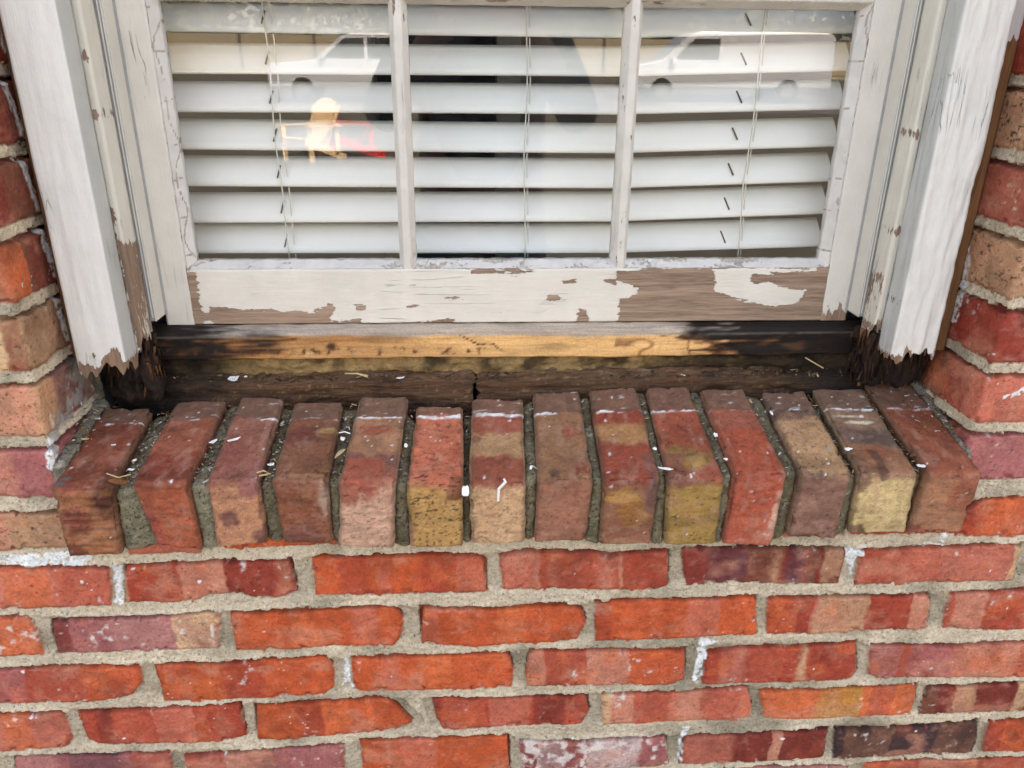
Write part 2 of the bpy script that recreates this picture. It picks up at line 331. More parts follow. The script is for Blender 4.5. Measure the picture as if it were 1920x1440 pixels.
# (polygon in photo trace, spec) ; spec = base;bands a-bC ...;eff(white bloom);speck
ROWS = [
 # row 0, mostly hidden under the sill
 ([(-160, 505), (260, 500), (260, 640), (-160, 660)], 'T', [(.0, .45, 'P')], .12, .8),
 ([(440, 580), (735, 580), (735, 655), (470, 665)], 'S', [], .05, .2),
 ([(790, 575), (1240, 575), (1240, 625), (1010, 632), (820, 640)], 'O', [(.2, .5, 'o')], .15, .1),
 ([(1290, 560), (1470, 560), (1470, 590), (1290, 592)], 'p', [], .05, .2),
 ([(1690, 560), (1955, 545), (1955, 608), (1690, 612)], 'O', [(.0, .3, 'S')], .05, .1),
 ([(1990, 560), (2420, 555), (2420, 602), (1990, 603)], 'p', [(.5, .8, 'T')], .1, .2),
 ([(2450, 560), (2800, 560), (2810, 600), (2460, 605)], 'r', [(.2, .6, 'D')], .1, .2),
 ([(2830, 560), (3080, 560), (3080, 592), (2830, 594)], 'p', [(.3, .9, 'T')], .1, .2),
 ([(3108, 560), (3110, 590), (3480, 588), (3520, 598), (3900, 590), (3900, 445), (3590, 450), (3520, 500)], 'R', [(.55, .82, 'o'), (.82, 1., 'T')], .08, .3),
 # row 1
 ([(-180, 708), (400, 700), (408, 850), (-180, 866)], 'S', [(.35, .62, 'o'), (.66, 1, 'r')], .1, .5),
 ([(447, 700), (600, 690), (1065, 675), (1082, 798), (1020, 822), (950, 826), (850, 806), (760, 812), (690, 836), (455, 838)], 'R', [(.0, .045, 'T'), (.33, .60, 'P'), (.60, .88, 'D'), (.9, 1, 'P')], .06, .4),
 ([(1133, 664), (1400, 662), (1560, 655), (1740, 655), (1772, 680), (1778, 800), (1150, 812)], 'O', [(.15, .32, 'R'), (.36, .44, 'S'), (.62, .8, 'R'), (.82, 1, 'S')], .03, .12),
 ([(1818, 662), (1880, 645), (2160, 642), (2230, 665), (2290, 646), (2440, 640), (2440, 780), (2400, 790), (1833, 790)], 'r', [(.0, .2, 'S'), (.2, .24, 'P'), (.24, .3, 'R'), (.3, .33, 'P'), (.57, .66, 'S'), (.69, .71, 'P'), (.75, 1, 'R')], .03, .25),
 ([(2483, 634), (3060, 628), (3092, 640), (3058, 766), (2850, 772), (2780, 764), (2640, 766), (2510, 778), (2490, 720)], 'D', [(.18, .42, 'V'), (.42, .57, 'B'), (.57, .62, 'T'), (.66, .76, 'V'), (.78, .84, 'B'), (.87, .99, 'T')], .03, .4),
 ([(3140, 642), (3300, 634), (3735, 613), (3700, 758), (3118, 772)], 'r', [(.28, .5, 'S'), (.5, .95, 'p'), (.94, 1, 'C')], .04, .2),
 ([(3775, 612), (4300, 596), (4300, 745), (3750, 752)], 'S', [(.3, .6, 'R')], .04, .2),
 # row 2
 ([(-560, 905), (-175, 890), (-140, 1030), (-560, 1055)], 'r', [(.3, .6, 'O')], .05, .2),
 ([(-130, 890), (100, 880), (135, 940), (158, 1028), (-110, 1046)], 'S', [(.0, .5, 'r'), (.5, 1, 'o')], .35, .2),
 ([(178, 900), (400, 890), (620, 880), (760, 866), (800, 872), (805, 1005), (205, 1025)], 'M', [(.0, .12, 'D'), (.35, .72, 'm'), (.72, 1, 'C')], .55, .5),
 ([(833, 868), (1100, 862), (1380, 843), (1440, 850), (1472, 885), (1468, 960), (1432, 998), (1200, 995), (1080, 1010), (862, 1013)], 'O', [(.35, .45, 'o'), (.7, .85, 'S')], .04, .15),
 ([(1530, 848), (1620, 858), (1700, 850), (1800, 858), (1900, 850), (2060, 838), (2130, 858), (2144, 905), (2105, 972), (1950, 985), (1720, 1002), (1535, 990)], 'O', [(.45, .62, 'o'), (.0, .12, 'S')], .03, .2),
 ([(2168, 826), (2560, 820), (2700, 808), (2768, 812), (2763, 955), (2420, 970), (2173, 980)], 'O', [(.55, .75, 'S'), (.0, .1, 'R')], .04, .12),
 ([(2802, 818), (3000, 812), (3390, 800), (3402, 830), (3383, 932), (3000, 950), (2798, 953)], 'R', [(.0, .2, 'O'), (.28, .6, 'p'), (.3, .6, 'T'), (.62, .85, 'R'), (.87, 1, 'P')], .04, .15),
 ([(3470, 800), (3900, 778), (3900, 930), (3600, 940), (3440, 932)], 'r', [(.05, .3, 'P'), (.3, .6, 'R'), (.66, .9, 'P')], .08, .3),
 # row 3
 ([(-200, 1080), (300, 1065), (510, 1058), (520, 1130), (480, 1175), (380, 1198), (-200, 1215)], 'r', [(.2, .42, 'M'), (.42, .55, 'R'), (.7, 1, 'O')], .06, .2),
 ([(556, 1055), (800, 1052), (1190, 1030), (1212, 1060), (1220, 1150), (1180, 1175), (900, 1190), (600, 1200), (575, 1120)], 'O', [(.05, .2, 'r'), (.36, .6, 'R'), (.62, .95, 'O')], .03, .12),
 ([(1278, 1035), (1500, 1030), (1860, 1016), (1872, 1070), (1870, 1145), (1700, 1155), (1320, 1166), (1290, 1150)], 'O', [(.42, .62, 'o'), (.2, .3, 'S')], .03, .12),
 ([(1935, 1005), (2200, 1008), (2508, 1003), (2500, 1120), (2440, 1138), (1925, 1142), (1915, 1090)], 'r', [(.0, .12, 'P'), (.38, .64, 'P'), (.64, .98, 'O')], .06, .3),
 ([(2575, 1020), (2700, 1000), (3050, 985), (3130, 968), (3130, 1090), (3095, 1122), (2850, 1130), (2560, 1138)], 'R', [(.1, .26, 'p'), (.3, .5, 'r'), (.61, .66, 'C'), (.66, .9, 'R')], .05, .2),
 ([(3180, 985), (3400, 985), (3500, 995), (3580, 982), (3900, 972), (3740, 1110), (3200, 1112), (3165, 1100)], 'r', [(.0, .16, 'm'), (.2, .45, 'M'), (.45, .78, 'P'), (.78, 1, 'r')], .15, .3),
 # row 4
 ([(-500, 1260), (-120, 1245), (-90, 1375), (-500, 1390)], 'R', [], .05, .2),
 ([(-60, 1240), (225, 1233), (245, 1270), (262, 1350), (240, 1368), (-60, 1385)], 'S', [(.3, .6, 'o')], .1, .2),
 ([(275, 1235), (500, 1225), (880, 1200), (888, 1260), (902, 1320), (800, 1345), (380, 1358), (320, 1335)], 'R', [(.1, .2, 'D'), (.2, .45, 'r'), (.45, .7, 'S'), (.75, 1, 'R')], .04, .35),
 ([(920, 1205), (1100, 1200), (1400, 1178), (1440, 1200), (1510, 1275), (1440, 1300), (1200, 1325), (940, 1340)], 'O', [(.25, .43, 'R'), (.43, .6, 'o'), (.7, .74, 'o')], .03, .15),
 ([(1572, 1180), (1800, 1182), (2148, 1168), (2150, 1230), (2125, 1282), (1900, 1288), (1620, 1308), (1590, 1260)], 'R', [(.0, .06, 'D'), (.08, .35, 'r'), (.37, .62, 'S'), (.64, .85, 'D'), (.85, 1, 'r')], .05, .2),
 ([(2193, 1166), (2500, 1158), (2730, 1142), (2748, 1210), (2738, 1266), (2500, 1272), (2200, 1286)], 'S', [(.0, .08, 'C'), (.1, .22, 'P'), (.22, .45, 'r'), (.5, .65, 'P'), (.65, .9, 'r')], .12, .3),
 ([(2770, 1158), (2900, 1148), (3020, 1152), (3353, 1128), (3345, 1190), (3320, 1248), (3060, 1262), (2900, 1266), (2788, 1262)], 'o', [(.38, .65, 'Y'), (.7, .85, 'r')], .04, .15),
 ([(3395, 1142), (3600, 1130), (3900, 1118), (3900, 1232), (3500, 1240), (3350, 1245)], 'D', [(.0, .1, 'B'), (.2, .35, 'T'), (.35, .55, 'D'), (.6, .68, 'C'), (.7, 1, 'K')], .04, .5),
 # row 5
 ([(-560, 1410), (-30, 1395), (0, 1500), (-560, 1520)], 'M', [], .1, .3),
 ([(45, 1392), (300, 1390), (622, 1378), (630, 1490), (50, 1510)], 'M', [(.0, .3, 'm'), (.38, .68, 'V'), (.75, 1, 'R')], .2, .3),
 ([(665, 1400), (900, 1375), (1255, 1352), (1262, 1480), (690, 1510)], 'M', [(.0, .25, 'r'), (.25, .55, 'P')], .3, .3),
 ([(1308, 1335), (1600, 1332), (1860, 1318), (1862, 1478), (1335, 1500)], 'O', [(.25, .5, 'S')], .04, .12),
 ([(1893, 1335), (2100, 1338), (2432, 1318), (2440, 1430), (1905, 1460)], 'M', [(.0, .12, 'D'), (.12, .3, 'W'), (.3, .45, 'D'), (.45, .8, 'W')], .75, .4),
 ([(2493, 1318), (2700, 1312), (3030, 1292), (3008, 1405), (2800, 1418), (2476, 1430)], 'D', [(.0, .35, 'p'), (.36, .6, 'D'), (.6, .68, 'P')], .06, .25),
 ([(3048, 1300), (3300, 1292), (3575, 1262), (3568, 1350), (3550, 1385), (3300, 1398), (3038, 1408)], 'K', [(.08, .4, 'B'), (.7, .96, 'B')], .05, .15),
 ([(3608, 1265), (4200, 1250), (4200, 1375), (3585, 1382)], 'R', [(.1, .4, 'O')], .05, .2),
 # row 6
 ([(-500, 1545), (250, 1530), (260, 1640), (-500, 1660)], 'R', [], .05, .2), ([(300, 1530), (880, 1515), (890, 1630), (310, 1640)], 'O', [], .05, .2),
 ([(930, 1515), (1500, 1500), (1500, 1620), (940, 1630)], 'r', [], .05, .2), ([(1560, 1490), (2150, 1475), (2150, 1590), (1570, 1610)], 'D', [], .05, .2),
 ([(2190, 1472), (2590, 1440), (2600, 1560), (2200, 1590)], 'V', [(.3, .7, 'D')], .05, .2), ([(2640, 1438), (3100, 1425), (3100, 1540), (2650, 1560)], 'm', [], .2, .2),
 ([(3150, 1415), (3800, 1395), (3800, 1530), (3160, 1545)], 'r', [(.3, .6, 'P')], .1, .2),
]
BRK = []
for pts, b, bands, eff, spk in ROWS:
    P = wx(pts); BRK.append((P, b, bands, eff, spk))
CZ = .0707
_rows = {}
for _b in BRK:
    _p = np.array(_b[0]); _rows.setdefault(int(round((_p[:, 1].mean() + .035) / -.0707)) if _p[:, 1].mean() < .0 else -1, []).append(_p)
for _r, _l in _rows.items():
    _a = np.vstack(_l); _zc = -.035 - .0707 * _r
    for _e, _sg in ((_a[:, 0].min(), -1), (_a[:, 0].max(), 1)):
        _x0 = _e + _sg * .012; _x1 = _x0 + _sg * .2; _x0, _x1 = sorted((_x0, _x1)); BRK.append(([(_x0, _zc - .029), (_x1, _zc - .029), (_x1, _zc + .029), (_x0, _zc + .029)], 'ROrD'[(_r + _sg) % 4], [], .05, .2))
jl = ['TD', 'MP', 'oT', 'PT', 'RD', 'RD', 'TB', 'RD', 'DR', 'RM', 'RD']     # courses from .071 upwards on the left corner (front, reveal)
jr = ['M', 'S', 'R', 'T', 'R', 'T', 'R', 'r', 'R', 'M', 'R']
LB = [('M', [(.0, .5, 'P')], .25, .3), ('T', [(.1, .4, 'P'), (.60, 1, 'V')], .04, .6), ('C', [(.3, .5, 'R'), (.56, .64, 'D'), (.64, 1, 'B')], .04, .5), ('B', [(.3, .6, 'o'), (.62, 1, 'D')], .02, .3),
      ('D', [(.7, 1, 'B')], .02, .2), ('B', [(.6, 1, 'D')], .02, .3), ('D', [], .02, .3), ('D', [], .02, .3)]
RB = [('M', [(.0, .35, 'D')], .18, .4), ('S', [(.0, .44, 'B'), (.25, .42, 'R')], .22, .5), ('R', [(.0, .5, 'D'), (.55, .8, 'O')], .1, .4), ('T', [(.0, .1, 'D')], .15, .9), ('D', [(.0, .4, 'p')], .05, .3),
      ('T', [(.1, .15, 'D')], .1, .9), ('D', [(.1, .3, 'R')], .1, .3), ('S', [], .1, .3)]
for k in range(8):
    z0, z1 = .0715 + k * CZ + .007, .0715 + (k + 1) * CZ - .006
    q1 = .088 if k % 2 else .195
    a, bb, e, s = LB[k]; BRK.append(([(XL - q1, z0), (XL + .115, z0 - .001), (XL + .115, z1 + .001), (XL - q1, z1)], a, bb, e, s))
    BRK.append(([(XL - .37, z0), (XL - q1 - .012, z0), (XL - q1 - .012, z1), (XL - .37, z1)], 'rODR'[k % 4], [], .05, .2))
    a, bb, e, s = RB[k]; BRK.append(([(XR - .115, z0 - .001), (XR + q1, z0), (XR + q1, z1), (XR - .115, z1 + .001)], a, bb, e, s))
    BRK.append(([(XR + q1 + .012, z0), (XR + .37, z0), (XR + .37, z1), (XR + q1 + .012, z1)], 'ROrD'[k % 4], [], .05, .2))
# white paint / caulk smears on the masonry, polygons in the same unfolded plane
SM = [wx(p) for p in [
  [(-120, 668), (60, 662), (200, 655), (290, 655), (335, 668), (345, 690), (300, 700), (230, 708), (100, 700), (-120, 708)],
  [(404, 700), (446, 700), (446, 760), (450, 848), (418, 845), (412, 780)],
  [(1258, 1040), (1272, 1042), (1272, 1110), (1290, 1150), (1282, 1156), (1265, 1130), (1245, 1150), (1252, 1110)],
  [(3085, 634), (3165, 630), (3150, 665), (3120, 690), (3112, 745), (3095, 700), (3085, 660)],
  [(2545, 962), (2625, 980), (2580, 1000), (2568, 1060), (2560, 1130), (2530, 1130), (2540, 1060), (2552, 1000)],
  [(2490, 1286), (2520, 1290), (2505, 1310), (2492, 1360), (2486, 1420), (2474, 1420), (2480, 1340)],
  [(170, 250), (245, 235), (240, 300), (205, 320), (195, 362), (172, 345)],
  [(1945, 602), (2065, 598), (2060, 612), (1950, 614)], [(3355, 622), (3450, 621), (3450, 628), (3355, 627)],
  [(3420, 605), (3455, 578), (3456, 600), (3440, 615)]]]
SM += [[(XR + .020, .175), (XR + .038, .182), (XR + .056, .197), (XR + .052, .200), (XR + .036, .188), (XR + .022, .182)],
       [(XR - .086, .24), (XR - .070, .24), (XR - .070, .30), (XR - .078, .33), (XR - .086, .32)]]
for a0, a1, zz0, zz1 in ((.066, .079, .292, .347), (.058, .075, .362, .42), (.060, .078, .434, .49), (.068, .079, .222, .276), (.06, .08, .51, .6)):
    SM.append([(XL + a0, zz1), (XL + a0 + .011, zz1), (XL + a1 + .006, zz0), (XL + a1 - .004, zz0 + .003)])
GREYS = [[(XL + .02, .14), (XL + .12, .14), (XL + .12, .215), (XL + .075, .21), (XL + .05, .17)], wx([(175, 215), (330, 165), (300, 240), (240, 330), (200, 330)])]

EDG = {}
for _i, (_p, *_r) in enumerate(BRK):     # upper outline of each brick, so wear and painted shade follow slanted tops
    _p = np.array(_p); _xs = np.linspace(_p[:, 0].min() + 1e-4, _p[:, 0].max() - 1e-4, 40); _zt = []
    for _x in _xs:
        _c = []
        for _a, _b in zip(_p, np.roll(_p, -1, 0)):
            if (_a[0] - _x) * (_b[0] - _x) <= 0 and abs(_a[0] - _b[0]) > 1e-9: _c.append(_a[1] + (_b[1] - _a[1]) * (_x - _a[0]) / (_b[0] - _a[0]))
        _zt.append(max(_c) if _c else _p[:, 1].max())
    EDG[_i] = (_xs, np.array(_zt))
def wall_field(s, z, seed=0):
    """height (outwards), colour, brick mask for unfolded coords"""
    P = np.c_[s, z]; N = len(s)
    wxo = .0009 * fb(P, 55, 3, 2) + .0009 * fb(P, 260, 5, 3, .65); wzo = .0007 * fb(P, 50, 9, 2) + .0009 * fb(P, 250, 12, 3, .65)
    nk = ss(.45, .75, fb(P, 95, 14, 2)) * .0022; wzo = wzo + nk * np.sign(fb(P, 40, 15, 1))
    S = s + wxo; Z = z + wzo
    D = np.full(N, .03); ID = np.full(N, -1); T = np.zeros(N); W = np.zeros(N)
    for i, (poly, *_r) in enumerate(BRK):
        pa = np.array(poly); lo = pa.min(0); hi = pa.max(0)
        m = np.where((s > lo[0] - .02) & (s < hi[0] + .02) & (z > lo[1] - .02) & (z < hi[1] + .02))[0]
        if not len(m): continue
        d = sdf_poly(S[m], Z[m], poly)
        # soften the corners
        k = m[d < D[m]]; sel = d < D[m]
        D[k] = d[sel]; ID[k] = i; T[k] = (s[k] - lo[0]) / (hi[0] - lo[0]); W[k] = (z[k] - lo[1]) / (hi[1] - lo[1])
    inb = D < 0
    big = fb(P, 9, 21, 3); f25 = fb(P, 25, 31, 3); fine = fb(P, 380, 41, 2); mid = fb(P, 110, 43, 3)
    # mortar
    hj = ss(.02, .18, W) * (1 - ss(.82, .98, W)) * (D < .012)
    hm = -.0012 - .0034 * hj + .0011 * f25 + .0009 * mid + .0006 * fine
    hm = hm + .0022 * (W > .93) * (D < .004) * ss(-.5, .3, fb(P, 30, 79, 2))
    cm = MORT * (1 + .10 * f25 + .06 * big)[:, None]
    cm = mixc(cm, MORT_D, np.clip(ss(.0, .9, fb(P, 14, 77, 3)) * .75 + .35 * hj, 0, 1)); cm = mixc(cm, MORT_D * .62, ss(.35, 1, fb(P, 11, 78, 3)) * .6)
    cm = cm * (1 - .18 * ss(.45, .9, fb(P, 420, 90, 1)))[:, None]
    h = hm.copy(); c = cm.copy()
    for i, (poly, b, bands, eff, spk) in enumerate(BRK):
        k = np.where((ID == i) & (D < .002))[0]
        if not len(k): continue
        rs = np.random.default_rng(100 + i)
        t, wv, d, p = T[k], W[k], D[k], P[k]
        lo = np.array(poly).min(0); hi = np.array(poly).max(0); Lh = hi - lo
        base = PAL[b] * (1 + .07 * rs.standard_normal())
        cc = np.tile(base, (len(k), 1))
        jit = .012 * fb(p, 40, 200 + i, 2) + .006 * fb(p, 200, 300 + i, 2)
        for a0, a1, ch in bands:
            soft = rs.choice([.004, .010, .035])
            m_ = ss(a0 - soft, a0 + soft, t + jit) * (1 - ss(a1 - soft, a1 + soft, t + jit))
            m_ = m_ * (.6 + .4 * np.clip(fb(p, 40, 400 + i, 3) * .6 + .55, 0, 1)) * (.88 if ch not in 'W' else .6)
            cc = mixc(cc, PAL[ch], m_)
        # burnt patches and paler clouding
        cc = mixc(cc, base * .62, ss(.1, .9, fb(p * [1, .8], 24, 500 + i, 4)) * .6); cc = cc * (1 + .13 * fb(p, 48, 510 + i, 3))[:, None]
        cc = mixc(cc, PAL['P'], ss(.15, 1., fb(p * [1, 1.3], 30, 600 + i, 4)) * .5)
        cc = mixc(cc, lin((222, 112, 66)), ss(.35, .9, fb(p, 34, 650 + i, 2)) * (.35 if b in 'OorSR' else .1))
        cc = cc * (1 + .035 * fb(p * [.12, 1], 420, 700 + i, 2) + .09 * mid[k])[:, None]
        ck = np.abs(fb(p, 42, 720 + i, 2)); cc = mixc(cc, cc * .45, (1 - ss(.0, .028, ck)) * ss(.35, .6, fb(p, 16, 730 + i, 2)) * .8)
        cc = mixc(cc, cc * .55 + lin((206, 158, 134)) * .45, ss(.1, 1.0, fb(p * [.8, 1.1], 80, 640 + i, 5, .62)) * .42)
        cc = cc * (1 + .10 * fb(p, 330, 645 + i, 2))[:, None]
        if spk > 0:
            cc = mixc(cc, PAL['K'] * .7, ss(.95 - .45 * spk, 1.15 - .35 * spk, fb(p * [1, 1.6], 210, 800 + i, 3)) * min(1, .3 + spk * .6))
        if eff > 0:
            e_ = ss(1.0 - eff * 1.15, 1.6 - eff * 1.1, fb(p, 110, 900 + i, 4) + .45 * fb(p, 20, 950 + i, 2))
            cc = mixc(cc, PAL['W'], e_ * .8)
        # weathered upper arris, set back; its shade line is darkened into the colour
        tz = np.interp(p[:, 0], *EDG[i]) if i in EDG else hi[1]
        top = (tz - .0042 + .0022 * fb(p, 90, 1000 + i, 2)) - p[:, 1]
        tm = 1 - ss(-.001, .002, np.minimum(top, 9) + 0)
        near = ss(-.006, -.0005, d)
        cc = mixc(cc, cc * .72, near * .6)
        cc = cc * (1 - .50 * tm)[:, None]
        off = rs.uniform(-.0010, .0009)
        hb = off + (t - .5) * rs.uniform(-.0016, .0016) + .0009 * f25[k] + .0005 * mid[k] + .00012 * fine[k]
        hb = hb - .0022 * (1 - np.clip(-d / .0035, 0, 1)) ** 2 - .0062 * tm
        chips = ss(.50, .62, fb(p, 85, 1100 + i, 3)) * ss(-.010, -.002, d)
        hb = hb - .0032 * chips; cc = mixc(cc, PAL['r'] * .7, chips * .5)
        bl = 1 - ss(-.0006, .0007, d)
        h[k] = h[k] * (1 - bl) + hb * bl
        c[k] = mixc(c[k], cc, bl) if False else c[k] + (cc - c[k]) * bl[:, None]
    # mortar smeared a little over some brick edges
    smear = ss(-.004, .001, D) * (D < 0) * ss(.25, .8, fb(P, 60, 1300, 3))
    c = mixc(c, MORT * .9, smear * .6)
    # white paint and caulk
    for q, poly in enumerate(SM):
        pa = np.array(poly); lo = pa.min(0) - .02; hi = pa.max(0) + .02
        k = np.where((s > lo[0]) & (s < hi[0]) & (z > lo[1]) & (z < hi[1]))[0]
        if not len(k): continue
        d = sdf_poly(s[k] + .0022 * fb(P[k], 170, 1400, 3), z[k] + .0022 * fb(P[k], 160, 1401, 3), poly)
        m_ = (1 - ss(-.0008, .0004, d)) * ss(-.75, -.45, fb(P[k], 230, 1410, 3))
        wht = WHITE * (1 + .09 * fb(P[k], 130, 1420, 2))[:, None]
        c[k] = c[k] + (wht - c[k]) * m_[:, None]; h[k] = h[k] + m_ * (.0011 + .0007 * fb(P[k], 200, 1430, 2))
    for poly in GREYS:
        d = sdf_poly(s + .006 * fb(P, 60, 1500, 3), z + .006 * fb(P, 60, 1501, 3), poly)
        m_ = 1 - ss(-.003, .003, d); c = mixc(c, GREYM * (.6 + .4 * ss(-.5, .6, fb(P, 70, 1502, 3)))[:, None] if False else GREYM, m_ * .75 * ss(-.6, .3, fb(P, 90, 1502, 3))); h = h + m_ * .001 * fb(P, 120, 1503, 2)
    # paint drips, droplets
    sp = ss(1.46, 1.54, fb(P, 330, 1600, 1)) * ss(.1, .6, fb(P, 12, 1601, 2)); c = mixc(c, WHITE, sp * .9)
    for dx, dz, r in DOTS:
        d2 = np.hypot(s - dx, (z - dz)); m_ = 1 - ss(r * .8, r * 1.1, d2 + .0006 * fb(P, 300, 9, 1)); c = mixc(c, WHITE * .98, m_); h = h + m_ * .0006
    return h, c, inb
DOTS = [(*wx([q])[0], r) for q, r in (((727, 762), .0026), ((82, 1090), .0024), ((115, 1256), .0018), ((452, 1330), .0018), ((300, 760), .0014), ((335, 790), .0016), ((1790 + 1058, 1332), .002), ((2855, 1333), .002), ((3340, 1305), .0018), ((2090, 1332), .0016), ((2970, 1080), .0012))]

house = thing('brick_house', (0.057, .12, -1.0), 'red brick house wall with pale sandy mortar around and below the window', 'brick wall')
RC = .0045
def unfold(s, z, h):
    """unfolded -> 3D; between XL and XR above the sill the sheet turns into the reveals"""
    X = s.copy(); Y = -h
    return np.c_[X, Y, z]
def corner(s, z, h, side):
    # side=-1 left corner at XL (return for s>XL), side=+1 right corner at XR (return for s<XR)
    a = (s - XL) if side < 0 else (XR - s)
    base = XL if side < 0 else XR; sg = 1 if side < 0 else -1
    al = np.clip((a + RC * pi / 4) / RC, 0, pi / 2)                 # angle round the corner
    # centre of the rounding
    cx = base - sg * RC; cy = RC
    front = al <= 0; ret = al >= pi / 2
    x = np.where(front, base + sg * (a) - sg * (RC - RC * pi / 4) * 1.0, cx + sg * RC * np.sin(al))
    y = np.where(front, 0, RC - RC * np.cos(al))
    over = a + RC * pi / 4 - RC * pi / 2
    x = np.where(ret, base, x); y = np.where(ret, RC + over, y)
    nx = sg * np.sin(al); ny = -np.cos(al)
    return np.c_[x + nx * h, y + ny * h, z]
DX = .0014
def build_sheet(svals, zvals, side):
    S, Z = np.meshgrid(svals, zvals); s = S.ravel(); z = Z.ravel()
    h, c, inb = wall_field(s, z)
    V = corner(s, z, h, side) if side else unfold(s, z, h)
    return V, c, inb, gridF(len(zvals), len(svals))
ZM = .022
sheets = [build_sheet(np.arange(-.72, .86, DX), np.arange(-.40, ZM + DX, DX), 0),
          build_sheet(np.arange(-.66, XL + .13, DX), np.arange(ZM - .003, .62, DX), -1),
          build_sheet(np.arange(XR - .13, .80, DX), np.arange(ZM - .003, .62, DX), 1)]
Vs, Cs, Is, Fs = [], [], [], []; off = 0
for V, c, i, F in sheets: Vs.append(V); Cs.append(c); Is.append(i); Fs.append(F + off); off += len(V)
V = np.vstack(Vs); C = np.vstack(Cs); I = np.concatenate(Is); F = np.vstack(Fs)
fb_in = I[F].sum(1) >= 2
for nm, msk, mt in (('brickwork', fb_in, M_brick), ('mortar', ~fb_in, M_mortar)):
    f = F[msk]; used = np.unique(f); rm = np.full(len(V), -1); rm[used] = np.arange(len(used))
    quads(nm, V[used], rm[f], mt, house, C[used])

# brickwork of the wall beyond the close-up, and its core
def far_brick():
    m, n, l, b = newmat('far_brickwork'); tc = n.new('ShaderNodeTexCoord'); sp = n.new('ShaderNodeSeparateXYZ'); cb = n.new('ShaderNodeCombineXYZ')
    l.new(tc.outputs['Object'], sp.inputs[0]); l.new(math_(n, l, 'ADD', sp.outputs[0], sp.outputs[1]), cb.inputs[0]); l.new(math_(n, l, 'ADD', sp.outputs[2], .0605), cb.inputs[1])
    br = n.new('ShaderNodeTexBrick'); l.new(cb.outputs[0], br.inputs[0]); br.inputs['Scale'].default_value = 1
    br.inputs['Brick Width'].default_value = .213; br.inputs['Row Height'].default_value = .0707; br.inputs['Mortar Size'].default_value = .006; br.inputs['Mortar Smooth'].default_value = .1
    br.inputs['Color1'].default_value = (*PAL['r'] * .85, 1); br.inputs['Color2'].default_value = (*PAL['D'], 1); br.inputs['Mortar'].default_value = (*MORT, 1)
    k = mrange(n, l, noise(n, l, 60, 6, .6, tc.outputs['Object']), .3, .7, .62, 1.15)
    l.new(mulcol(n, l, br.outputs[0], k), b.inputs['Base Color']); l.new(bump(n, l, br.outputs[1], .003, -1), b.inputs['Normal']); b.inputs['Roughness'].default_value = .9; return m
M_far = far_brick()
mb = MB()
mb.box(-4, -.62, .004, .11, -1.0, 2.3).box(.76, 4.5, .004, .11, -1.0, 2.3).box(-.62, .76, .004, .11, -1.0, -.39).box(-.62, .76, .004, .11, 1.5, 2.3)
mb.box(-.62, XL - .006, .004, .11, .6, 1.5).box(XR + .006, .76, .004, .11, .6, 1.5)
mb.build('outer_brickwork', M_far, house)
mb = MB(); mb.box(-.62, .76, .012, .11, -.39, .0).box(-.62, XL - .012, .012, .135, .0, .6).box(XR + .012, .76, .012, .135, .0, .6)
mb.build('wall_core', M_dark, house)
M_wall = plain('interior_plaster', (186, 184, 184), .9, 0, .04, 8)
M_roof = plain('roof_shingle', (84, 80, 78), .9, 0, .2, 30)
mb = MB(); mb.box(-4, -.5, .136, .26, -1, 2.3).box(.6, 4.5, .136, .26, -1, 2.3).box(-.5, .6, .18, .26, -1, .13).box(-.5, .6, .2, .26, 1.5, 2.3)
mb.build('inner_wall', M_wall, house)
mb = MB(); mb.prism([(-.45, 2.25), (-.45, 2.33), (4.2, 4.3), (8.9, 2.33), (8.9, 2.25), (4.2, 4.2)], 'x', -4.6, 5.1)
mb.build('roof', M_roof, house)  # unseen roof, added to keep the sun off the window wall
mb = MB(); mb.box(-4, 4.5, 8.3, 8.5, -1, 2.3).box(-4.2, -4, .004, 8.5, -1, 2.3).box(4.5, 4.7, .004, 8.5, -1, 2.3)
mb.prism([(.0, 2.3), (4.2, 4.2), (8.5, 2.3)], 'x', -4.15, -4.05); mb.prism([(.0, 2.3), (4.2, 4.2), (8.5, 2.3)], 'x', 4.55, 4.65)
mb.build('sun_block_wall', M_far, house)  # unseen back and side walls, added to block the sun

# room behind the window
M_room = plain('room_paint_grey', (168, 166, 170), .9, 0, .05, 6); M_floor = plain('room_floor', (96, 78, 62), .5, 0, .2, 20); M_doorw = plain('door_trim_white', (214, 212, 214), .6); M_unlit = plain('unlit_room_dark', (14, 26, 24), .9, 0, .3, 12)
mb = MB(); mb.box(.10, 1.9, .86, .92, -.5, 1.9); mb.build('partition_wall', M_room, house)
mb = MB(); mb.box(.055, .10, .84, .94, -.5, 1.9); mb.build('door_trim', M_doorw, house)
mb = MB(); mb.box(-1.6, -.18, .86, .92, -.5, 1.9); mb.build('partition_wall', M_room, house)
mb = MB(); mb.box(-1.6, 1.9, 1.7, 1.76, -.5, 1.9).box(-1.66, -1.6, .26, 1.76, -.5, 1.9).box(1.9, 1.96, .26, 1.76, -.5, 1.9); mb.build('room_wall', M_unlit, house)  # near-black wall colour paints in the darkness of the unlit room
mb = MB(); mb.box(-1.66, 1.96, .26, 1.76, -.56, -.5); mb.build('room_floor', M_floor, house)
mb = MB(); mb.box(-1.66, 1.96, .26, 1.76, 1.9, 1.96); mb.build('room_ceiling', M_wall, house)

